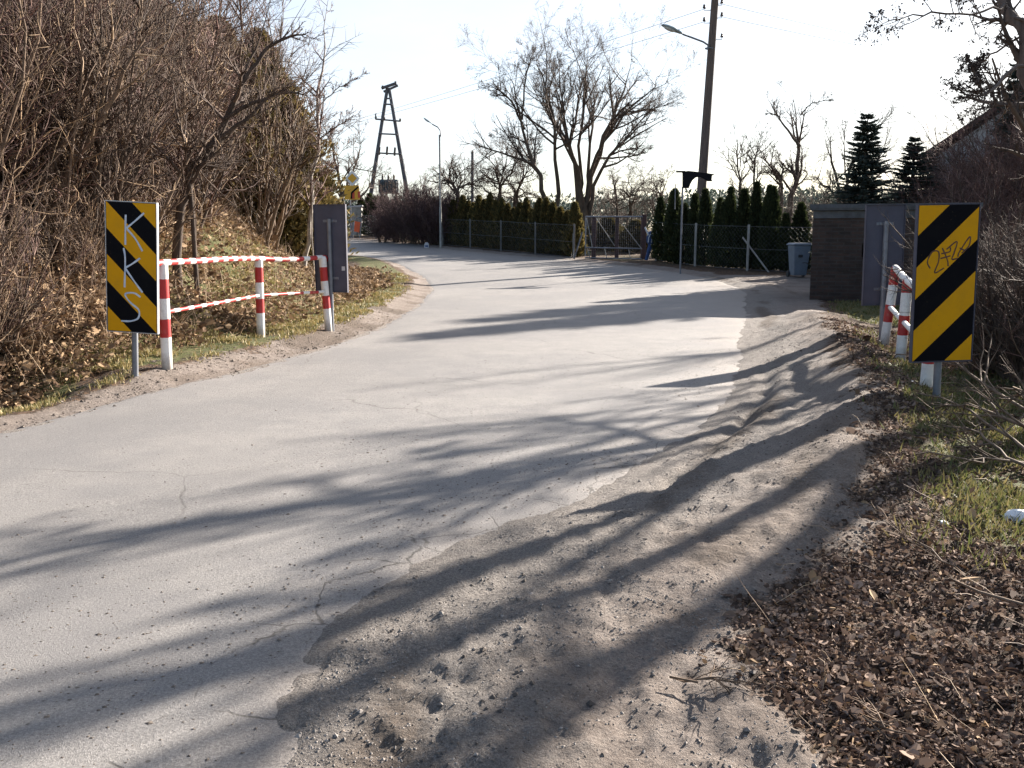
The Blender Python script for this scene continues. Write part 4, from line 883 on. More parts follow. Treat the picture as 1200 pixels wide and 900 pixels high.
def road_signs():
    d = 57.6; x = pt(411.5, 275, d)[0]; z = H(x, d); t = thing('road_sign', 'white and yellow diamond sign above a yellow plate on one post', 'road sign', (x, d, z))
    L = lambda px, py: (pt(px, py, d)[0] - x, pt(px, py, d)[2] - z)
    MB().tube([(0, 0, -0.3), (0, 0, L(412, 202)[1])], 0.04, 10).build('post', M['galv'], t)
    cx, cz = L(413, 209); r = 0.46
    def dia(r): return [(cx - r, cz), (cx, cz - r), (cx + r, cz), (cx, cz + r)]
    p = MB().prism(dia(r), -0.075, -0.055).build('diamond_plate', M['white_sign'], t, 0.01); MB().prism(dia(r * 0.62), -0.08, -0.0765).build('yellow_field', M['yellow_sign'], p)
    a, b = L(404, 234), L(421, 217.5)
    q = MB().box((a[0], -0.075, a[1]), (b[0], -0.055, b[1])).build('lower_plate', M['yellow_sign'], t, 0.01)
    m = MB(); m.tube([(L(412, 233)[0], -0.078, L(412, 233)[1]), (L(412.3, 227)[0], -0.078, L(412, 226)[1]), (L(420, 219)[0], -0.078, L(420, 219)[1])], 0.055, 6); m.build('route_line', M['black'], q)
    m = MB(); m.box((L(405.5, 0)[0], -0.0785, L(0, 233)[1]), (L(410, 0)[0], -0.0765, L(0, 225.5)[1])); m.box((L(413.7, 0)[0], -0.0785, L(0, 232)[1]), (L(416.5, 0)[0], -0.0765, L(0, 224.5)[1])); m.build('red_field', M['red_sign'], q)
    d2 = 57.0; x2 = pt(420, 275, d2)[0]; z2 = H(x2, d2); t = thing('roadwork_sign', 'orange panel on a leaning grey frame at the far road edge', 'sign', (x2, d2, z2)); L = lambda px, py: (pt(px, py, d2)[0] - x2, pt(px, py, d2)[2] - z2)
    f = MB()
    for (a, b) in (((415.5, 255), (424, 256.5)), ((424, 256), (421.5, 281)), ((415.5, 255), (413.5, 279))):
        a, b = L(*a), L(*b); f.tube([(a[0], 0, a[1]), (b[0], 0, max(b[1], 0.0))], 0.03, 6)
    f.build('frame', M['galv'], t)
    MB().prism([L(*q) for q in ((415, 271), (421, 272.5), (422.5, 260.5), (416, 259))], -0.05, -0.032).build('panel', M['orange_sign'], t)
    d3 = 62.0; x3 = pt(418, 262, d3)[0]; z3 = H(x3, d3); t = thing('gate_pillar', 'squat grey masonry pillar with a sloping cap behind the orange panel', 'pillar', (x3, d3, z3))
    h = pt(418, 243, d3)[2] - z3; MB().box((-0.38, -0.35, -0.2), (0.38, 0.35, h)).build('shaft', M['concrete'], t, 0.01); MB().prism([(-0.5, h + 0.002), (0.46, h + 0.002), (0.46, h + 0.14), (-0.5, h + 0.06)], -0.42, 0.42).build('cap', M['house_wall'], t)
    d4 = 47.6; x4 = pt(500, 283, d4)[0]; z4 = H(x4, d4); t = thing('marker_stone', 'small white marker stone at the foot of the dark purple bush', 'marker', (x4, d4, z4))
    MB().prism([(-0.12, -0.1), (0.12, -0.1), (0.11, 0.22), (0.05, 0.3), (-0.05, 0.3), (-0.11, 0.22)], -0.09, 0.09).build('stone', M['house_wall'], t, 0.01)
    MB().box((-0.07, -0.094, 0.08), (0.07, -0.0915, 0.16)).build('blue_band', M['blue'], t)
road_signs()
def wires():
    d = POLE_D
    def catenary(a, b, sag, n=40):
        a, b = Vector(a), Vector(b); return [a.lerp(b, k / n) - Vector((0, 0, sag * 4 * (k / n) * (1 - k / n))) for k in range(n + 1)]
    for (a, b, sag, lab) in ((pt(843, 4, d), (60, 70, 12), 1.2, 'top wire running right from the utility pole'), (pt(843, 19, d), (60, 66, 11), 1.2, 'lower wire running right from the utility pole'),
                             (pt(827, 10, d), (-60, 150, 12.5), 1.5, 'upper wire running left from the utility pole'), (pt(827, 25, d), (-60, 140, 11.5), 1.5, 'lower wire running left from the utility pole')):
        o = MB().tube(catenary(a, b, sag), 0.009, 5).build('overhead_wire', M['wire']); tag(o, 'thin overhead ' + lab, 'wire', 'overhead wires')
wires()

# ================================================================== HOUSE
def house():
    d = 40.0; z = H(20, d); x0 = 17.6; t = thing('house', 'white rendered house with a dark steep roof behind reddish shrubs', 'house', (x0, d, z), R_(-24))
    w, dp = 11.0, 9.0; e = pt(1085, 190, d - 0.5)[2] - z; ridge = e + 4.3; ov = 0.7
    m = MB(); m.prism([(0, -0.3), (w, -0.3), (w, e + 0.25), (w / 2, ridge - 0.05), (0, e + 0.25)], 0, dp); m.build('wall', M['house_wall'], t)
    s = (ridge - e) / (w / 2 + ov)
    r = MB()
    for sg in (-1, 1):
        xa = w / 2 + sg * (w / 2 + ov); r.prism([(xa, e), (w / 2, ridge), (w / 2, ridge + 0.22), (xa, e + 0.22)][::sg], -0.7, dp + 0.7)
    r.build('roof', M['roof_sheet'], t)
    MB().box((w / 2 - 0.3, 3, ridge - 0.3), (w / 2 + 0.3, 3.6, ridge + 1.1)).build('chimney', M['brick'], t)
    for xx, zz, ww, hh in ((2.6, 1.35, 1.2, 1.4), (6.5, 1.35, 1.2, 1.4), (4.8, e + 0.6, 1.2, 1.2)):
        f = MB()
        for lo, hi in (((xx - 0.07, -0.03, zz - 0.07), (xx + ww + 0.07, -0.002, zz)), ((xx - 0.07, -0.03, zz + hh), (xx + ww + 0.07, -0.002, zz + hh + 0.07)), ((xx - 0.07, -0.03, zz), (xx, -0.002, zz + hh)), ((xx + ww, -0.03, zz), (xx + ww + 0.07, -0.002, zz + hh)), ((xx + ww / 2 - 0.03, -0.03, zz), (xx + ww / 2 + 0.03, -0.002, zz + hh))): f.box(lo, hi)
        wf = f.build('window', M['concrete'], t); MB().box((xx, -0.012, zz), (xx + ww / 2 - 0.03, -0.004, zz + hh)).box((xx + ww / 2 + 0.03, -0.012, zz), (xx + ww, -0.004, zz + hh)).build('pane', M['window'], wf)
house()

# ================================================================== PLANTS
def shrub_mesh(seed, n_stem, hgt, spread, lvl=(9, 6), lean=(0, 0), rad=0.024, wig=0.10, rmin=0.0026, up=0.03):
    """many-stemmed bare shrub: (stems mesh, twigs mesh)"""
    rng = np.random.default_rng(seed)
    a = rng.uniform(0, 6.28, n_stem); s = np.abs(rng.normal(0, spread, n_stem))
    D = np.stack([np.cos(a) * s + lean[0], np.sin(a) * s + lean[1], np.ones(n_stem)], 1)
    P0 = np.stack([np.cos(a) * 0.18, np.sin(a) * 0.18, np.full(n_stem, -0.15)], 1) * rng.uniform(0.2, 1.4, (n_stem, 1)); P0[:, 2] = -0.15
    L = hgt * rng.uniform(0.55, 1.1, n_stem); m = 9
    P = walk(rng, P0, D, L, m, wig, up); R = taper(rad * rng.uniform(0.5, 1.2, n_stem), m, 0.2)
    P1, R1, L1 = kids(rng, P, R, L, lvl[0], 0.12, 0.98, 38, 14, 0.42, 0.45, 6, 0.16, 0.05, rmin=rmin * 1.3)
    P2, R2, L2 = kids(rng, P1, R1, L1, lvl[1], 0.1, 1.0, 42, 16, 0.45, 0.6, 4, 0.18, 0.04, rmin=rmin)
    out = [sweep(P1, R1, 4), sweep(P2, R2, 3)]
    return sweep(P, R, 6), join(out)
def make_shrub(name, label, cat, group, mats, **kw):
    a, b = shrub_mesh(**kw); t = thing(name, label, cat, (0, 0, 0), 0, group)
    link_mesh('stems', *a, mats[0], t); link_mesh('twigs', *b, mats[1], t); return t
def place(root, x, y, rz, s=1.0, label=None, first=[]):
    if root.name not in first:
        first.append(root.name); root.location = (x, y, H(x, y)); root.rotation_euler[2] = rz; root.scale = s if isinstance(s, (tuple, list)) else (s,) * 3
        if label: root['label'] = label
        return root
    return dup(root, (x, y, H(x, y)), rz, s, label)
BANKL = 'bare brown shrub tangled into the thicket on the left embankment'
TG = 'bare shrubs of the embankment thicket'
protos = []
for k, (ns, hg, spd, mt, tw) in enumerate(((13, 3.4, 0.30, 'stem_tan', 'twig_tan'), (16, 2.8, 0.42, 'stem_tan', 'twig_tan'), (10, 4.2, 0.20, 'stem_tan', 'twig_red'), (15, 3.2, 0.34, 'bark', 'twig_red'), (12, 3.8, 0.26, 'bark', 'twig_dark'), (18, 2.2, 0.5, 'stem_tan', 'twig_tan'))):
    protos.append(make_shrub('bare_shrub', BANKL, 'shrub', TG, (M[mt], M[tw]), seed=100 + k, n_stem=ns, hgt=hg, spread=spd, lvl=(11, 6), lean=(0.12, 0), rmin=0.0036))
rr = random.Random(11)
def bank_ok(x, y):
    _, mk = terrain(np.array([x]), np.array([y])); return bool(mk['left'][0]), float(mk['dl'][0])
cnt = 0
for row, (y0, y1, dmin, dmax, n, sc) in enumerate(((6.6, 9.5, 2.0, 3.8, 9, 0.9), (8.5, 13, 2.6, 5.4, 21, 1.05), (12.5, 17.5, 3.0, 7.0, 26, 1.15), (16.5, 23, 3.4, 8.6, 28, 1.3), (22, 27.5, 3.8, 9.0, 22, 1.35))):
    k = 0; tries = 0
    while k < n and tries < 400:
        tries += 1; y = rr.uniform(y0, y1); d = rr.uniform(dmin, dmax); x = float(edge_x(Lc, np.array([y]))[0]) - d
        u = x / y
        if u < -0.62 or (row >= 2 and u > -0.25) or (row >= 3 and u > -0.36 and rr.random() < 0.62): continue
        if row < 3 and d < 2.7: p = rr.choice((protos[1], protos[5], protos[3])); s = sc * rr.uniform(0.55, 0.9)
        else: p = rr.choice(protos[:5]); s = sc * rr.uniform(0.8, 1.25)
        if u > -0.24: s *= 0.75
        place(p, x, y, rr.uniform(-0.5, 0.5) + rr.choice((0, 0, 3.0)), s); k += 1

def bare_tree(name, label, cat, base, paths, radii, seed, mats, lv=((8, 0.36), (6, 0.42), (4, 0.45)), rmin=0.004, group=None, catkins=0, t0=0.3, up=0.05, ang=40, wig=0.09):
    """tree from a few main limbs (world points), then three orders of branches"""
    rng = np.random.default_rng(seed); b = np.array(base, float); t = thing(name, label, cat, tuple(b), 0, group)
    m = 14; P = fit_paths([[np.array(q, float) - b for q in p] for p in paths], m)
    P[:, 1:] += rng.normal(size=P[:, 1:].shape) * 0.007 * arclen(P)[:, None, None]
    R = np.array([np.interp(np.linspace(0, 1, m), np.linspace(0, 1, len(r)), r) for r in radii]); L = arclen(P); R = R * (1 - 0.7 * sst(0.6, 1.0, np.linspace(0, 1, m)))[None]
    link_mesh('trunk', *sweep(P, R, 12), mats[0], t)
    out = []; last = None; cur = (P, R, L); first = True
    for k, (n, lr) in enumerate(lv):
        P1, R1, L1 = kids(rng, *cur, n, t0 if k == 0 else 0.22, 0.98, ang, 13, lr, 0.42 if k == 0 else 0.48, 7 if k == 0 else 5, wig, up if k < 2 else 0.02, rmin=rmin * (1.6 if k == 0 else 1.2 if k == 1 else 1.0))
        out.append(sweep(P1, R1, 5 if k == 0 else 3)); cur = (P1, R1, L1)
    link_mesh('branches', *join(out), mats[1], t)
    if catkins:
        q = cur[0][:, -1]; sel = rng.choice(len(q), min(catkins, len(q)), replace=False); pos = np.repeat(q[sel], 3, 0) + rng.normal(size=(len(sel) * 3, 3)) * 0.012
        ax = rng.normal(size=pos.shape) + np.array([0, 0, -1.0]); v, f = diamonds(rng, pos, ax, rng.uniform(0.02, 0.045, len(pos)), 0.018, 0.6); link_mesh('catkins', v, f, M['catkin'], t, False)
    return t
TD = (M['bark'], M['twig_dark'])
def img_tree(name, label, cat, d, limbs, radii, seed, mats=TD, depth=0.12, **kw):
    if d > 36: radii = [[q * 0.78 for q in r] for r in radii]
    """limbs as picture polylines at distance d; each limb is given its own spread in depth so that the crown is round"""
    rng = np.random.default_rng(seed + 999); p0 = pt(*limbs[0][0], d); bz = H(p0[0], d)
    base = np.array((p0[0], d, bz)); paths = []
    for k, l in enumerate(limbs):
        lean = rng.uniform(-1, 1) * depth; pts = []
        q0 = pt(*l[0], d)
        for (px, py) in l:
            q = pt(px, py, d); rise = max(0.0, q[2] - q0[2]); dy = lean * rise * (1 + 0.15 * rise)
            s = (d + dy) / d; pts.append((q[0], d + dy, EYE + (q[2] - EYE) * s if False else q[2]))
        if k == 0 or l[0][1] > 200:
            pts = [(pts[0][0], pts[0][1], bz - 0.2)] + pts if pts[0][2] > bz + 0.3 else pts
        paths.append(pts)
    return bare_tree(name, label, cat, base, paths, radii, seed, mats, **kw)

# the large spreading tree and its neighbours beyond the hedge
img_tree('bare_tree', 'large spreading bare tree with several thick trunks behind the gate', 'tree', 50,
    [[(683, 252), (690, 225), (706, 170), (722, 130), (735, 90), (742, 66)], [(684, 252), (677, 215), (672, 190), (662, 150), (655, 105), (650, 70)], [(690, 252), (698, 215), (722, 172), (750, 152), (776, 140)],
     [(688, 250), (692, 200), (694, 150), (700, 110), (704, 75)], [(690, 215), (700, 180), (728, 140), (755, 112), (768, 95)], [(682, 240), (680, 190), (684, 130), (690, 95), (684, 62)], [(676, 205), (660, 165), (642, 130), (632, 95)],
     [(700, 185), (725, 185), (745, 182), (760, 178)]],
    [[.34, .28, .2, .13, .07, .03], [.28, .22, .15, .08, .03], [.2, .15, .1, .06, .03], [.2, .15, .1, .05, .02], [.14, .1, .07, .03], [.16, .12, .07, .03], [.12, .09, .05, .02], [.08, .06, .04, .02]], 21,
    lv=((10, 0.42), (8, 0.55), (6, 0.58), (5, 0.6)), rmin=0.0045, depth=0.30, t0=0.45)
img_tree('bare_tree', 'slender bare tree leaning left beside the large spreading tree', 'tree', 47.5,
    [[(641, 248), (634, 220), (622, 180), (611, 140), (600, 105), (588, 78)], [(615, 152), (597, 118), (580, 104), (566, 98)], [(612, 140), (614, 105), (620, 75), (622, 60)], [(620, 170), (600, 160), (575, 162)]],
    [[.2, .17, .13, .08, .05, .02], [.08, .06, .03, .015], [.07, .05, .03, .015], [.05, .035, .015]], 22, lv=((11, 0.42), (8, 0.55), (6, 0.58), (4, 0.6)), rmin=0.0045, t0=0.35)
img_tree('bare_tree', 'upright thin bare tree between the leaning tree and the large spreading tree', 'tree', 48.5,
    [[(655, 250), (652, 215), (650, 175), (649, 145), (640, 110), (628, 80), (622, 62)], [(650, 160), (658, 125), (662, 95), (660, 70)], [(650, 140), (636, 115), (632, 92)]],
    [[.17, .15, .11, .08, .05, .02], [.07, .05, .02], [.05, .03, .015]], 23, lv=((11, 0.42), (8, 0.55), (6, 0.58), (4, 0.6)), rmin=0.0045, t0=0.35)
# orchard trees over the hedge
for k, (lab, d, limbs) in enumerate((
    ('gnarled low bare fruit tree behind the browned hedge beside the thin post', 52, [[(585, 245), (586, 220), (580, 195), (572, 185)], [(585, 225), (598, 205), (608, 185), (615, 172)], [(585, 225), (590, 200), (594, 180)]]),
    ('twisted bare fruit tree just left of the leaning slender tree', 53, [[(603, 245), (606, 225), (616, 205), (626, 195)], [(604, 240), (610, 215), (614, 200), (608, 188)], [(606, 232), (596, 212), (592, 200)]]),
    ('low bare fruit tree with a drooping arched limb behind the street lamp', 51, [[(535, 250), (536, 228), (528, 214), (515, 212), (505, 218)], [(536, 228), (548, 216), (562, 218), (575, 226)], [(535, 235), (540, 215), (552, 208)]]),
    ('fine bare tree standing behind the rusty gate', 55, [[(722, 262), (723, 240), (720, 215), (716, 200)], [(735, 265), (740, 240), (752, 215), (762, 200)], [(740, 262), (738, 235), (742, 215), (738, 200)], [(740, 240), (728, 222), (712, 225)]]),
    ('fine bare tree between the gate and the column thujas', 54, [[(770, 270), (772, 245), (778, 222), (785, 205)], [(770, 262), (765, 235), (768, 212)]]))):
    img_tree('bare_tree', lab, 'tree', d, limbs, [[.13, .11, .07, .03]] * 1 + [[.09, .07, .04, .02]] * (len(limbs) - 1), 30 + k, lv=((12, 0.45), (9, 0.58), (7, 0.6)), rmin=0.007, t0=0.3, ang=50, wig=0.22)
# right hand trees
img_tree('bare_tree', 'tall bare tree with a knotted trunk between the column thujas and the hut', 'tree', 46,
    [[(925, 250), (932, 215), (937, 180), (938, 140), (936, 105)], [(938, 172), (922, 150), (908, 128), (898, 108)], [(938, 135), (950, 122), (965, 118), (976, 114)], [(917, 245), (914, 212), (900, 192), (888, 178)], [(914, 215), (918, 200), (908, 190)], [(926, 232), (945, 205), (940, 190)]],
    [[.22, .17, .13, .08, .03], [.09, .06, .04, .02], [.045, .03, .018, .008], [.15, .11, .07, .03], [.09, .06, .03], [.07, .05, .02]], 41, lv=((9, 0.36), (7, 0.55), (5, 0.58), (4, 0.6)), rmin=0.0045, t0=0.3)
img_tree('bare_tree', 'slim upright bare sapling above the column thujas', 'tree', 45, [[(868, 250), (868, 215), (866, 180), (865, 150)], [(867, 215), (874, 190), (878, 170)], [(868, 220), (856, 190), (853, 165)]],
    [[.09, .07, .05, .02], [.05, .03, .015], [.05, .03, .015]], 42, lv=((13, 0.3), (8, 0.4), (5, 0.4)), rmin=0.006, t0=0.3)
img_tree('bare_tree', 'twin stemmed bare sapling left of the knotted tree', 'tree', 44, [[(884, 250), (883, 215), (886, 180), (888, 150)], [(884, 225), (892, 195), (896, 165)]],
    [[.09, .07, .05, .02], [.05, .03, .015]], 43, lv=((13, 0.3), (8, 0.4), (5, 0.4)), rmin=0.006, t0=0.3)
img_tree('bare_tree', 'wide bare tree in front of the tall spruce behind the hut roof', 'tree', 38,
    [[(985, 262), (982, 225), (972, 180), (968, 150)], [(985, 250), (995, 200), (1012, 165), (1022, 130)], [(990, 250), (1015, 210), (1030, 180), (1045, 158)], [(990, 250), (1020, 215), (1045, 195), (1060, 178)], [(984, 240), (960, 215), (948, 195)]],
    [[.12, .1, .06, .02], [.11, .08, .05, .02], [.09, .07, .04, .02], [.08, .06, .04, .02], [.07, .05, .02]], 44, lv=((8, 0.38), (7, 0.55), (5, 0.58), (4, 0.6)), rmin=0.004, t0=0.2)
# left bare trees behind the road bend
img_tree('bare_tree', 'dark bare tree behind the diamond road sign', 'tree', 62, [[(404, 262), (402, 230), (396, 190), (388, 160), (384, 140)], [(402, 230), (412, 205), (420, 175), (418, 150)], [(400, 240), (385, 225), (380, 205)], [(403, 245), (425, 228), (438, 210), (444, 196)]],
    [[.2, .17, .12, .07, .03], [.12, .09, .06, .03], [.1, .07, .03], [.11, .08, .05, .02]], 45, lv=((13, 0.36), (9, 0.42), (7, 0.45)), rmin=0.008, t0=0.25, ang=48)
# birch sapling and leaning saplings at the end of the bank
BW = (M['birch_bark'], M['twig_red'])
img_tree('birch_sapling', 'tall thin birch sapling at the right edge of the thicket', 'tree', 22.5, [[(357, 312), (361, 270), (365, 200), (369, 110), (372, 40), (376, -40)], [(366, 170), (392, 150), (425, 130)], [(365, 195), (385, 160), (412, 128)], [(366, 225), (390, 190), (412, 160)], [(368, 130), (400, 100), (430, 85)]],
    [[.055, .05, .042, .032, .022, .012], [.02, .014, .006], [.018, .012, .006], [.018, .012, .006], [.016, .01, .005]], 46, mats=BW, lv=((22, 0.2), (8, 0.42), (4, 0.45)), rmin=0.0045, t0=0.25)
img_tree('leaning_sapling', 'cluster of thin tan stems leaning right in front of the conifers', 'sapling', 20.5, [[(312, 308), (322, 260), (340, 210), (362, 165), (385, 120)], [(310, 308), (312, 265), (330, 215), (338, 170)], [(305, 308), (308, 260), (318, 200)], [(318, 308), (335, 255), (355, 215), (395, 175)]],
    [[.045, .04, .03, .02, .008], [.035, .03, .02, .008], [.03, .02, .008], [.03, .025, .015, .006]], 47, mats=(M['stem_tan'], M['twig_tan']), lv=((9, 0.28), (7, 0.4), (4, 0.4)), rmin=0.004, t0=0.3)
img_tree('leaning_tree', 'thick dark trunk leaning right over the embankment', 'tree', 13.2, [[(205, 268), (215, 230), (232, 190), (262, 140), (285, 95), (300, 50), (318, -10)], [(240, 175), (280, 145), (325, 110), (352, 92)], [(262, 140), (300, 120), (340, 108), (372, 118)], [(280, 105), (310, 60), (345, 40), (372, 45)], [(224, 205), (240, 192), (262, 160), (300, 130)]],
    [[.068, .062, .055, .045, .034, .024, .012], [.034, .026, .016, .006], [.03, .024, .016, .006], [.03, .024, .016, .006], [.034, .03, .024, .012]], 48, mats=(M['bark_dark'], M['twig_dark']), lv=((11, 0.28), (8, 0.42), (5, 0.45)), rmin=0.003, t0=0.3)
img_tree('leaning_tree', 'tan trunk pair leaning right at the far left of the thicket', 'tree', 11.5, [[(40, 270), (58, 205), (80, 150), (100, 100), (125, 40), (140, -20)], [(48, 275), (85, 200), (125, 140), (165, 75), (190, 20)], [(80, 150), (110, 90), (112, 40)], [(20, 300), (50, 250), (90, 215)]],
    [[.05, .045, .04, .03, .022, .012], [.042, .038, .032, .022, .012], [.02, .014, .006], [.025, .02, .012]], 49, mats=(M['stem_tan'], M['twig_tan']), lv=((12, 0.3), (8, 0.42), (5, 0.45)), rmin=0.003, t0=0.2)

# ---- the shadow-casting trees right of the frame (their lower limbs hang into the picture's top right corner)
RT = 'bare roadside trees on the right'
def side_tree(label, x, y, top, r, seed, limbs=(), **kw):
    b = (x, y, H(x, y)); paths = [[b[:2] + (b[2] - 0.2,)] + list(kw.pop('via', [((x + top[0]) / 2 + 0.05, (y + top[1]) / 2, top[2] * 0.5)])) + [top]] + [list(l) for l in limbs]
    n = len(paths[0]); radii = [list(np.linspace(r * 1.2, r * 0.45, n))] + (kw.pop('limb_r', None) or [[r * 0.42, r * 0.3, r * 0.2, 0.012]] * len(limbs))
    return bare_tree('roadside_tree', label, 'tree', b, paths, radii, seed, kw.pop('mats', TD), group=RT, **kw)
COT = 1 / math.tan(SUN_EL); SU = np.array([math.sin(SUN_AZ), math.cos(SUN_AZ)])
def from_shadow(far_px, near_px, reach):
    """where a trunk stands and leans whose shadow runs over the road from far_px to near_px"""
    A, B = np.array(G(*far_px, 0.05)), np.array(G(*near_px, 0)); d = (A - B) / np.linalg.norm(A - B)
    base = A + d * 0.2
    while base[0] / base[1] < reach: base = base + d * 0.1
    h = ((base - B) @ SU) / COT; top = B + SU * h * COT
    f = 1.25; top = base + (top - base) * f; h *= f
    return float(base[0]), float(base[1]), (float(top[0]), float(top[1]), float(h))
side_tree('reddish trunk crossing the top right corner with dark catkins on its twigs', 7.15, 11.4, tuple(pt(1140, -110, 11.8)), 0.088, 51,
    [[pt(1228, 110, 11.4), pt(1200, 76, 11.0), pt(1165, 103, 10.6), pt(1150, 112, 10.4), pt(1137, 133, 10.3)], [pt(1178, 5, 11.6), pt(1150, 16, 11.1), pt(1100, 15, 10.6), pt(1060, 22, 10.4), pt(1028, 32, 10.3)], [pt(1153, 108, 10.4), pt(1146, 95, 10.4), pt(1142, 82, 10.5), pt(1141, 70, 10.6)], [pt(1200, 40, 11.6), pt(1165, 62, 12.0), pt(1150, 72, 12.2), pt(1128, 74, 12.4)], [pt(1186, 20, 11.6), pt(1230, 30, 11.2), pt(1280, 0, 11), pt(1330, -40, 11)]],
    via=[tuple(pt(1236, 180, 11.4)), tuple(pt(1204, 72, 11.5)), tuple(pt(1176, -10, 11.7))], limb_r=[[0.027, 0.021, 0.014, 0.006], [0.016, 0.012, 0.009, 0.004], [0.013, 0.009, 0.004], [0.014, 0.01, 0.005], [0.02, 0.012, 0.006]], catkins=1300, lv=((15, 0.26), (7, 0.45), (4, 0.5)), rmin=0.0022, t0=0.15, mats=(M['wood_pole'], M['twig_dark']))
tr = from_shadow((900, 595), (300, 865), 0.66); side_tree('straight bare roadside trunk next to the catkin tree', *tr, 0.115, 53, lv=((9, 0.3), (6, 0.4), (3, 0.45)), t0=0.5, rmin=0.003)
tr = from_shadow((900, 659), (480, 900), 0.68); side_tree('stout bare trunk outside the right edge casting a long shadow', *tr, 0.12, 52, lv=((7, 0.3), (5, 0.4), (3, 0.45)), t0=0.6, rmin=0.003)
tr = from_shadow((550, 665), (0, 865), 0.64); x, y, tp = tr
side_tree('bare forked trunk behind the heap of cut branches', *tr, 0.12, 54, [[(x, y, 1.2), (x + 0.1, y + 0.5, 2.2), (x + 0.1, y + 1.1, 3.4), (x - 0.2, y + 1.6, 5.2)]], lv=((9, 0.3), (7, 0.42), (4, 0.45)), t0=0.45, rmin=0.003)
side_tree('bare tree rising behind the reddish shrubs', 11.2, 17.2, (11.6, 17.0, 8.5), 0.09, 55, [[(11.25, 17.2, 1.4), (10.8, 17.3, 3.2), (10.5, 17.0, 5.0), (10.0, 17, 7)]], lv=((12, 0.32), (9, 0.42), (6, 0.45)), t0=0.25, rmin=0.004)
side_tree('bare tree at the corner of the dirt lane', 15.2, 24.0, (15.6, 24, 9.0), 0.10, 56, [[(15.2, 24, 1.6), (14.6, 24, 3.6), (14.2, 24, 6.5)]], lv=((12, 0.32), (9, 0.42), (6, 0.45)), t0=0.22, rmin=0.005)

# ---- shrubs right of the sign and by the house
RS = 'bare shrubs on the right verge'
q1 = make_shrub('bare_shrub', 'bare brown shrub in the tangle behind the right striped board', 'shrub', RS, (M['bark'], M['twig_dark']), seed=201, n_stem=14, hgt=2.3, spread=0.45, lvl=(12, 7))
q2 = make_shrub('bare_shrub', 'bare brown shrub in the tangle behind the right striped board', 'shrub', RS, (M['stem_tan'], M['twig_red']), seed=202, n_stem=12, hgt=2.0, spread=0.55, lvl=(11, 7))
for k in range(30):
    y = rr.uniform(9.4, 18.5); u = rr.uniform(0.51, 0.61); x = u * y
    place(rr.choice((q1, q2)), x, y, rr.uniform(0, 6.28), rr.uniform(0.75, 1.1) * (0.8 + 0.012 * y))
place(q2, 5.15, 8.9, 0.4, 0.62, 'low bare shrub leaning in from the right edge next to the cut branches')
q3 = make_shrub('reddish_shrub', 'tall reddish bare shrub in the dense bank of twigs before the white house', 'shrub', 'reddish shrubs before the house', (M['bark'], M['twig_red']), seed=203, n_stem=18, hgt=3.4, spread=0.36, lvl=(14, 9), rmin=0.0045)
for k in range(34):
    y = rr.uniform(24, 35); u = rr.uniform(0.395, 0.60) if k % 3 else rr.uniform(0.45, 0.6); x = u * y
    if y > 32 and u < 0.44: continue
    place(q3, x, y, rr.uniform(0, 6.28), rr.uniform(0.85, 1.1) * (y / 27) * np.interp(u, [0.39, 0.43, 0.48, 0.54], [0.5, 0.72, 1.15, 1.45]))
q4 = make_shrub('purple_shrub', 'dense dark purple bare bush beside the street lamp post', 'shrub', 'dark purple bushes along the far fence', (M['bark'], M['twig_purple']), seed=204, n_stem=24, hgt=2.7, spread=0.42, lvl=(16, 9), rmin=0.007)
for (px, d, s) in ((448, 53, 0.85), (466, 52.5, 1.0), (478, 51.5, 1.15), (490, 50.5, 1.2), (500, 50, 1.15), (510, 49.6, 1.1), (520, 49.4, 0.95), (484, 53.5, 1.15), (456, 55.5, 0.95), (505, 52, 1.15)):
    x = pt(px, 280, d)[0]; place(q4, x, d, rr.uniform(0, 6.28), s)
q5 = make_shrub('bare_shrub', 'pale fine twigged bare shrub in the undergrowth behind the fences', 'shrub', 'pale shrubs behind the fences', (M['bark'], M['twig_dark']), seed=205, n_stem=14, hgt=3.2, spread=0.3, lvl=(12, 8), rmin=0.007)
for (px, d, s) in ((905, 40, 0.95), (945, 38, 0.95), (975, 33, 0.9), (1000, 35, 0.95), (1030, 33, 0.95), (1060, 31, 1.0), (720, 58, 0.9), (745, 60, 0.9), (700, 60, 0.8), (540, 58, 0.9), (470, 60, 1.25), (500, 60, 1.3), (575, 60, 0.9), (885, 42, 0.8)):
    x = pt(px, 280, d)[0]; place(q5, x, d, rr.uniform(0, 6.28), s)

# ---- conifers
def thuja_mesh(seed, hgt, rad, n, big=1.0):
    rng = np.random.default_rng(seed); t = rng.uniform(0, 1, n) ** 0.85; z = t * hgt
    prof = rad * np.minimum(1, (t / 0.10 + 0.5)) * (1 - t ** 1.5) ** 0.8 * (1 + 0.10 * np.sin(t * 40 + seed))
    a = rng.uniform(0, 6.28, n); am = 1.0 if big <= 1 else 1.9; lump = 1 + am * (0.20 * np.sin(a * 3 + t * 9 + seed) + 0.13 * np.sin(a * 7 - t * 21 + seed) + 0.10 * np.sin(a * 4 + t * 47))
    r = prof * lump * np.sqrt(rng.uniform(0.25, 1.0, n)) * rng.uniform(0.9, 1.12, n)
    P = np.stack([np.cos(a) * r, np.sin(a) * r, z - 0.02], 1); ax = np.stack([np.cos(a) * 0.45, np.sin(a) * 0.45, np.ones(n)], 1) + rng.normal(size=(n, 3)) * (0.28 if big <= 1 else 0.5)
    return diamonds(rng, P, ax, rng.uniform(0.09, 0.2, n) * big, rng.uniform(0.035, 0.07, n) * big, 0.3)
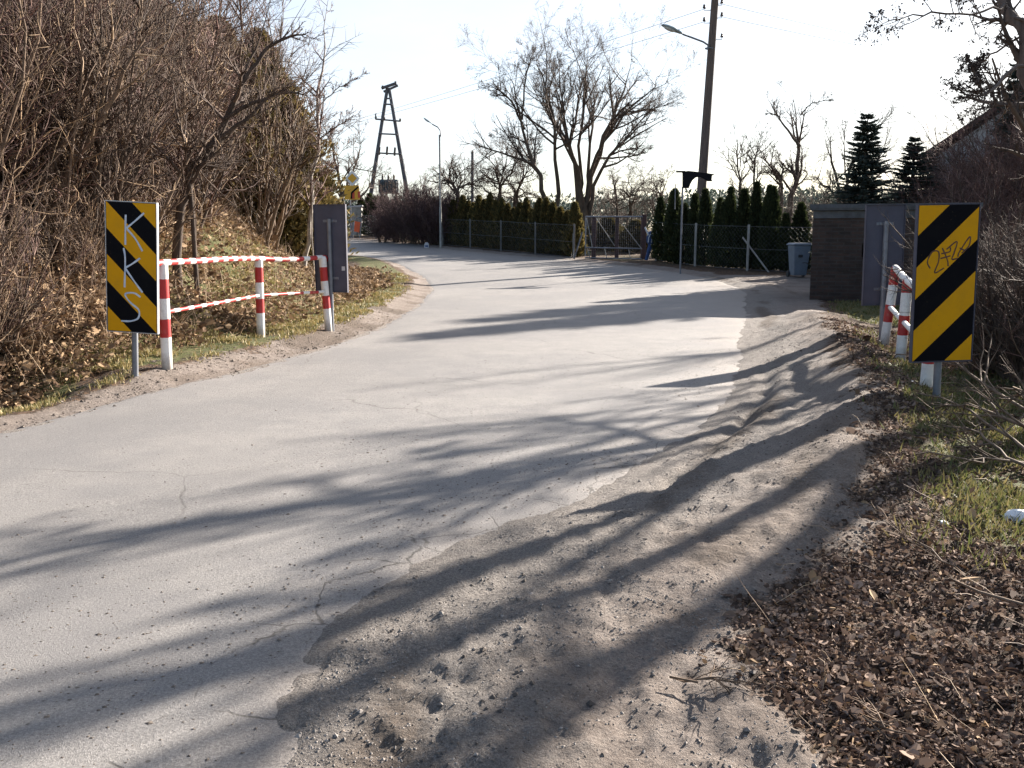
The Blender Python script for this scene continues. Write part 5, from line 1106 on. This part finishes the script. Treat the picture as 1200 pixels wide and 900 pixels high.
def make_thuja(label, group, m, seed, hgt, rad, n, big=1.0):
    t = thing('thuja', label, 'thuja', (0, 0, 0), 0, group); MB().tube([(0, 0, -0.2), (0, 0, hgt * 0.6), (0, 0, hgt * 0.9)], [0.06, 0.035, 0.008], 7).build('trunk', M['bark'], t)
    link_mesh('crown', *thuja_mesh(seed, hgt, rad, n, big), m, t, False); return t
ordn = ['first', 'second', 'third', 'fourth', 'fifth', 'sixth', 'seventh', 'eighth', 'ninth', 'tenth', 'eleventh', 'twelfth', 'thirteenth', 'fourteenth', 'fifteenth', 'sixteenth', 'seventeenth', 'eighteenth', 'nineteenth', 'twentieth',
        'twenty-first', 'twenty-second', 'twenty-third', 'twenty-fourth', 'twenty-fifth', 'twenty-sixth', 'twenty-seventh', 'twenty-eighth']
tall = [make_thuja('', 'column thujas along the wire fence', M['thuja'], 300 + k, 2.8, (0.33, 0.29, 0.36)[k], 5200) for k in range(3)]
# photo tops: (px, top_y, distance)
TH = [(776, 233, 36.9), (784, 226, 36.3), (791, 224, 35.8), (800, 240, 35.2), (815, 229, 34.6), (826, 224, 34.1), (839, 234, 33.6), (848, 238, 33.3), (855, 222, 33.0), (870, 224, 32.6), (883, 216, 32.2), (898, 220, 31.8), (904, 221, 32.0), (920, 252, 31.5), (937, 240, 31.8)]
for k, (px, ty, d) in enumerate(TH):
    x = pt(px, 290, d + 0.6)[0]; y = d + 0.6; z = H(x, y); h = pt(px, ty, y)[2] - z; s = h / 2.8
    w = 0.8 + 0.45 * rr.random()
    o = place(tall[k % 3], x, y, rr.uniform(0, 6.28), (w, w, s), ordn[k] + ' dark green column thuja from the gate along the wire fence'); o.rotation_euler[0] = R_(rr.uniform(-2, 2)); o.rotation_euler[1] = R_(rr.uniform(-2.5, 2.5))
low = [make_thuja('', 'browned thujas in the hedge beyond the road', M['thuja_brown'], 310 + k, 2.0, (0.46, 0.42, 0.48)[k], 6000) for k in range(3)]
n_l = 25
for k in range(n_l):
    s = k / (n_l - 1); x = 2.65 + (-4.2 - 2.65) * s; y = 40.2 + (51.4 - 40.2) * s + rr.uniform(-0.1, 0.1); z = H(x, y)
    px = 600 + x / y * 1086
    ty = np.interp(px, [500, 530, 560, 580, 600, 640, 670, 690], [240, 238, 240, 234, 243, 242, 246, 234]) + rr.uniform(-8, 5)
    h = pt(px, ty, y)[2] - z; place(low[k % 3], x, y, rr.uniform(0, 6.28), (1, 1, h / 2.0), ordn[k] + ' browned thuja from the gate in the hedge beyond the road')
for k, (px, d, h, lab) in enumerate(((712, 44, 1.5, 'rounded orange brown conifer seen through the left half of the gate'), (745, 43, 1.4, 'rounded orange brown conifer seen through the right half of the gate'), (727, 47, 1.0, 'low dark conifer seen through the middle of the gate'), (701, 47, 1.2, 'low brownish conifer seen beside the left gate upright'))):
    x = pt(px, 280, d)[0]; dup(low[k % 3], (x, d, H(x, d)), k, (1.9, 1.9, h / 2.0), lab, 'low conifers behind the gate')
# small dark thujas by the diamond sign
for k, (px, d, ty, lab) in enumerate(((432, 61, 228, 'small dark thuja directly right of the diamond road sign'), (440, 60.5, 232, 'small dark thuja under the left leg of the wooden pylon'), (449, 60, 231, 'small dark thuja under the transformer'), (425, 63, 233, 'small dark thuja behind the grey masonry pillar'))):
    x = pt(px, 270, d)[0]; z = H(x, d); dup(tall[k % 3], (x, d, z), k, (1.5, 1.5, (pt(px, ty, d)[2] - z) / 2.8), lab, 'small thujas below the pylon')

def spruce_mesh(seed, hgt, rad, whorls, nb, droop=0.35, bare=0.05, per=34, wl=0.10):
    rng = np.random.default_rng(seed); P, A, L = [], [], []
    br = []
    for k in range(whorls):
        t = bare + (1 - bare) * (k + rng.uniform(-0.3, 0.3)) / whorls; t = min(max(t, 0), 0.985); z = t * hgt; ln = rad * (1 - t) ** 0.85 * rng.uniform(0.75, 1.15) + 0.12
        for j in range(nb):
            a = rng.uniform(0, 6.28); l = ln * rng.uniform(0.65, 1.15); d = np.array([math.cos(a), math.sin(a), -droop + 0.55 * t]); br.append((np.array([0, 0, z]), d, l))
    P0 = np.array([b[0] for b in br]); D0 = np.array([b[1] for b in br]); Ln = np.array([b[2] for b in br])
    Q = walk(rng, P0, D0, Ln, 6, 0.06, 0.05); n = len(Q); t = rng.uniform(0.12, 1, (n, per)); s = t * 5; i = np.minimum(s.astype(int), 4); f = (s - i)[..., None]
    ii = np.arange(n)[:, None]; pos = Q[ii, i] * (1 - f) + Q[ii, i + 1] * f; T = nrm(Q[ii, i + 1] - Q[ii, i])
    side = np.cross(T, np.array([0, 0, 1.0])); sg = rng.choice([-1, 1], (n, per, 1)); ax = T * 0.7 + side * sg * rng.uniform(0.3, 0.9, (n, per, 1)) + rng.normal(size=T.shape) * 0.18 + np.array([0, 0, -0.25])
    ln = (wl + 0.22 * Ln[:, None] * (1 - t)) * rng.uniform(0.7, 1.2, (n, per))
    v, f = diamonds(rng, pos.reshape(-1, 3), ax.reshape(-1, 3), ln.ravel() + 0.06, ln.ravel() * 0.28 + 0.02, 0.3)
    return v, f, sweep(Q, taper(0.012 + 0.012 * Ln, 6, 0.3), 3)
def make_spruce(label, group, m, seed, hgt, rad, whorls, nb, **kw):
    t = thing('spruce', label, 'conifer', (0, 0, 0), 0, group); v, f, b = spruce_mesh(seed, hgt, rad, whorls, nb, **kw)
    MB().tube([(0, 0, -0.3), (0, 0, hgt * 0.5), (0, 0, hgt)], [0.03 * hgt ** 0.9, 0.018 * hgt ** 0.9, 0.01], 9).build('trunk', M['bark'], t); link_mesh('limbs', *b, M['bark'], t); link_mesh('crown', v, f, m, t, False); return t
sp = make_spruce('', 'spruces behind the hut', M['spruce'], 401, 10.0, 2.5, 52, 9, per=56)
for (px, ty, d, lab, w) in ((1010, 132, 28.5, 'tall dark spruce rising behind the hut roof', 1.4), (1066, 160, 30.5, 'shorter dark spruce to the right of the tall one above the hut', 1.5), (1090, 168, 37, 'thin spruce peeping out beside the roof of the white house', 0.9)):
    x = pt(px, 260, d)[0]; z = H(x, d); h = pt(px, ty, d)[2] - z; place(sp, x, d, rr.uniform(0, 6), (w * h / 10, w * h / 10, h / 10), lab)
x = pt(1190, 120, 30)[0]; z = H(x, 30); dup(sp, (x, 30, z), 2.0, (0.6, 0.6, (pt(1190, 62, 30)[2] - z) / 10), 'dark conifer overlapping the roof of the white house at the right edge')
for k, (x, y, h) in enumerate(((22.6, 36.5, 13.5), (25.2, 41.0, 14.5))):
    dup(sp, (x, y, H(x, y)), 1.0 + k, (1.5, 1.5, h / 10), ('tall dark conifer beside the white house at the right edge', 'taller dark conifer behind the white house at the right edge')[k], 'spruces behind the hut')
OL = 'olive conifers behind the thicket'
ol = [make_thuja('olive green conifer half hidden behind the embankment thicket', OL, M['olive'], 410 + k, 7.0, 1.15, 15000, 1.5) for k in range(2)]
for o in ol: o.name = 'olive_conifer'; o['category'] = 'conifer'
OLS = [(369, 215, 27.0, 0.55), (354, 155, 26.3, 0.85), (342, 105, 25.4, 0.95), (330, 82, 25.0, 1.1), (312, 40, 26.0, 1.25), (292, 62, 23.8, 1.05), (268, 25, 26.5, 1.3), (240, 30, 24.0, 1.2), (205, 5, 25.0, 1.4), (160, -10, 25.5, 1.4), (110, 20, 22.0, 1.2), (60, 10, 20.5, 1.2), (15, 30, 20.0, 1.2)]
for k, (px, ty, d, w) in enumerate(OLS):
    x = pt(px, 300, d)[0]; z = H(x, d); h = pt(px, ty, d)[2] - z
    lab = {0: 'low olive conifer at the thicket end behind the grey back of the left board', 1: 'olive conifer just behind the birch sapling'}.get(k)
    o = place(ol[k % 2], x, d, rr.uniform(0, 6), (w, w, h / 7.0), lab)
    if k > 1: o['label'] = 'olive green conifer half hidden behind the embankment thicket'
    else: o['group'] = 'olive conifers at the end of the thicket'

# ---- far wood and cut branches, litter
def far_wood():
    rng = np.random.default_rng(8); n = 80000; x = rng.uniform(-110, 150, n); y = rng.uniform(120, 150, n)
    hh = 3.2 + 4.2 * np.maximum(0, fbm(x * 0.06, y * 0.0, 61) + 0.35) + 2.2 * fbm(x * 0.35, y * 0.3, 62); z0 = 1.75
    z = z0 + rng.uniform(0, 1, n) ** 0.7 * np.maximum(hh, 0.6); P = np.stack([x, y, z], 1)
    v, f = diamonds(rng, P, rng.normal(size=(n, 3)) * 0.7 + np.array([0, 0, 1.0]), rng.uniform(0.3, 0.8, n), rng.uniform(0.15, 0.4, n), 0.4)
    o = link_mesh('far_wood', v, f, M['spruce'], None, False); tag(o, 'low dark line of trees far behind the gate', 'wood', kind='stuff')
far_wood()
def cut_branch(seed, a, b, sag, r, name='cut_branch'):
    rng = np.random.default_rng(seed); a, b = np.array(a, float), np.array(b, float); x0, y0 = a; z0 = H(x0, y0)
    n = 10; t = np.linspace(0, 1, n); q = a[None] * (1 - t[:, None]) + b[None] * t[:, None]; q += rng.normal(size=q.shape) * 0.035
    z = np.array([H(*p) for p in q]) + 0.03 + sag * np.sin(t * 3.1) ; P = np.stack([q[:, 0] - x0, q[:, 1] - y0, z - z0], 1)[None]
    R = taper(np.array([r]), n, 0.3); L = arclen(P); P1, R1, L1 = kids(rng, P, R, L, 7, 0.15, 0.95, 28, 9, 0.40, 0.6, 6, 0.10, 0.0, rmin=0.003); P2, R2, L2 = kids(rng, P1, R1, L1, 3, 0.2, 1, 30, 12, 0.5, 0.6, 4, 0.12, 0, rmin=0.002)
    v, f = join([sweep(P, R, 7), sweep(P1, R1, 4), sweep(P2, R2, 3)]); o = link_mesh(name, v, f, M['stem_tan']); o.location = (x0, y0, z0); return o
CB = [((1250, 545), (1045, 445), 0.30, 0.014), ((1260, 560), (1085, 505), 0.22, 0.016), ((1255, 575), (1070, 490), 0.15, 0.013), ((1270, 560), (1130, 480), 0.32, 0.012), ((1240, 585), (1100, 520), 0.12, 0.013), ((1255, 555), (1065, 565), 0.08, 0.011), ((1245, 540), (1160, 500), 0.35, 0.012)]
for k, (a, b, s, r) in enumerate(CB):
    tag(cut_branch(500 + k, G(*a), G(*b), s, r), 'bare cut branch in the loose heap on the grass below the right striped board', 'branch', 'cut branches on the right verge')
tag(cut_branch(520, G(1008, 866), G(1045, 852), 0.01, 0.006, 'fallen_stick'), 'short pale curved stick lying on the dark leaf litter', 'stick')
tag(cut_branch(521, G(812, 822), G(850, 830), 0.0, 0.004, 'fallen_stick'), 'dark twig lying on the bare dirt path', 'stick')
tag(cut_branch(522, G(1195, 712), G(1035, 640), 0.02, 0.007, 'fallen_stick'), 'long thin stick lying across the shaded leaf litter', 'stick')
def blob(name, label, cat, px, py, s, seed, m, squash=(1, 0.8, 0.7)):
    rng = np.random.default_rng(seed); x, y = G(px, py, 0.06); z = H(x, y); n1, n2 = 9, 14; vs_ = []
    for i in range(n1):
        for j in range(n2):
            th, ph = math.pi * i / (n1 - 1), 2 * math.pi * j / n2; k = s * (1 + 0.35 * (rng.random() - 0.5)); vs_.append((k * squash[0] * math.sin(th) * math.cos(ph), k * squash[1] * math.sin(th) * math.sin(ph), k * squash[2] * math.cos(th)))
    mb = MB(); mb.add(vs_, [(i * n2 + j, i * n2 + (j + 1) % n2, (i + 1) * n2 + (j + 1) % n2, (i + 1) * n2 + j) for i in range(n1 - 1) for j in range(n2)]); o = mb.build(name, m); o.location = (x, y, z + s * squash[2] * 0.7); tag(o, label, cat)
blob('plastic_bag', 'crumpled white plastic bag at the right edge near the cut branches', 'litter', 1194, 596, 0.065, 1, M['plastic'], (1.1, 0.8, 0.6))
blob('paper_scrap', 'small white paper scrap on the dark leaf litter', 'litter', 1104, 609, 0.026, 2, M['plastic'], (1.1, 0.8, 0.5))
blob('paper_scrap', 'tiny white scrap beside the foot of the red and white post', 'litter', 1067, 463, 0.035, 3, M['plastic'], (1.1, 0.8, 0.5))
for o in bpy.data.objects:
    if o.get('label') == '': o['label'] = 'thuja'
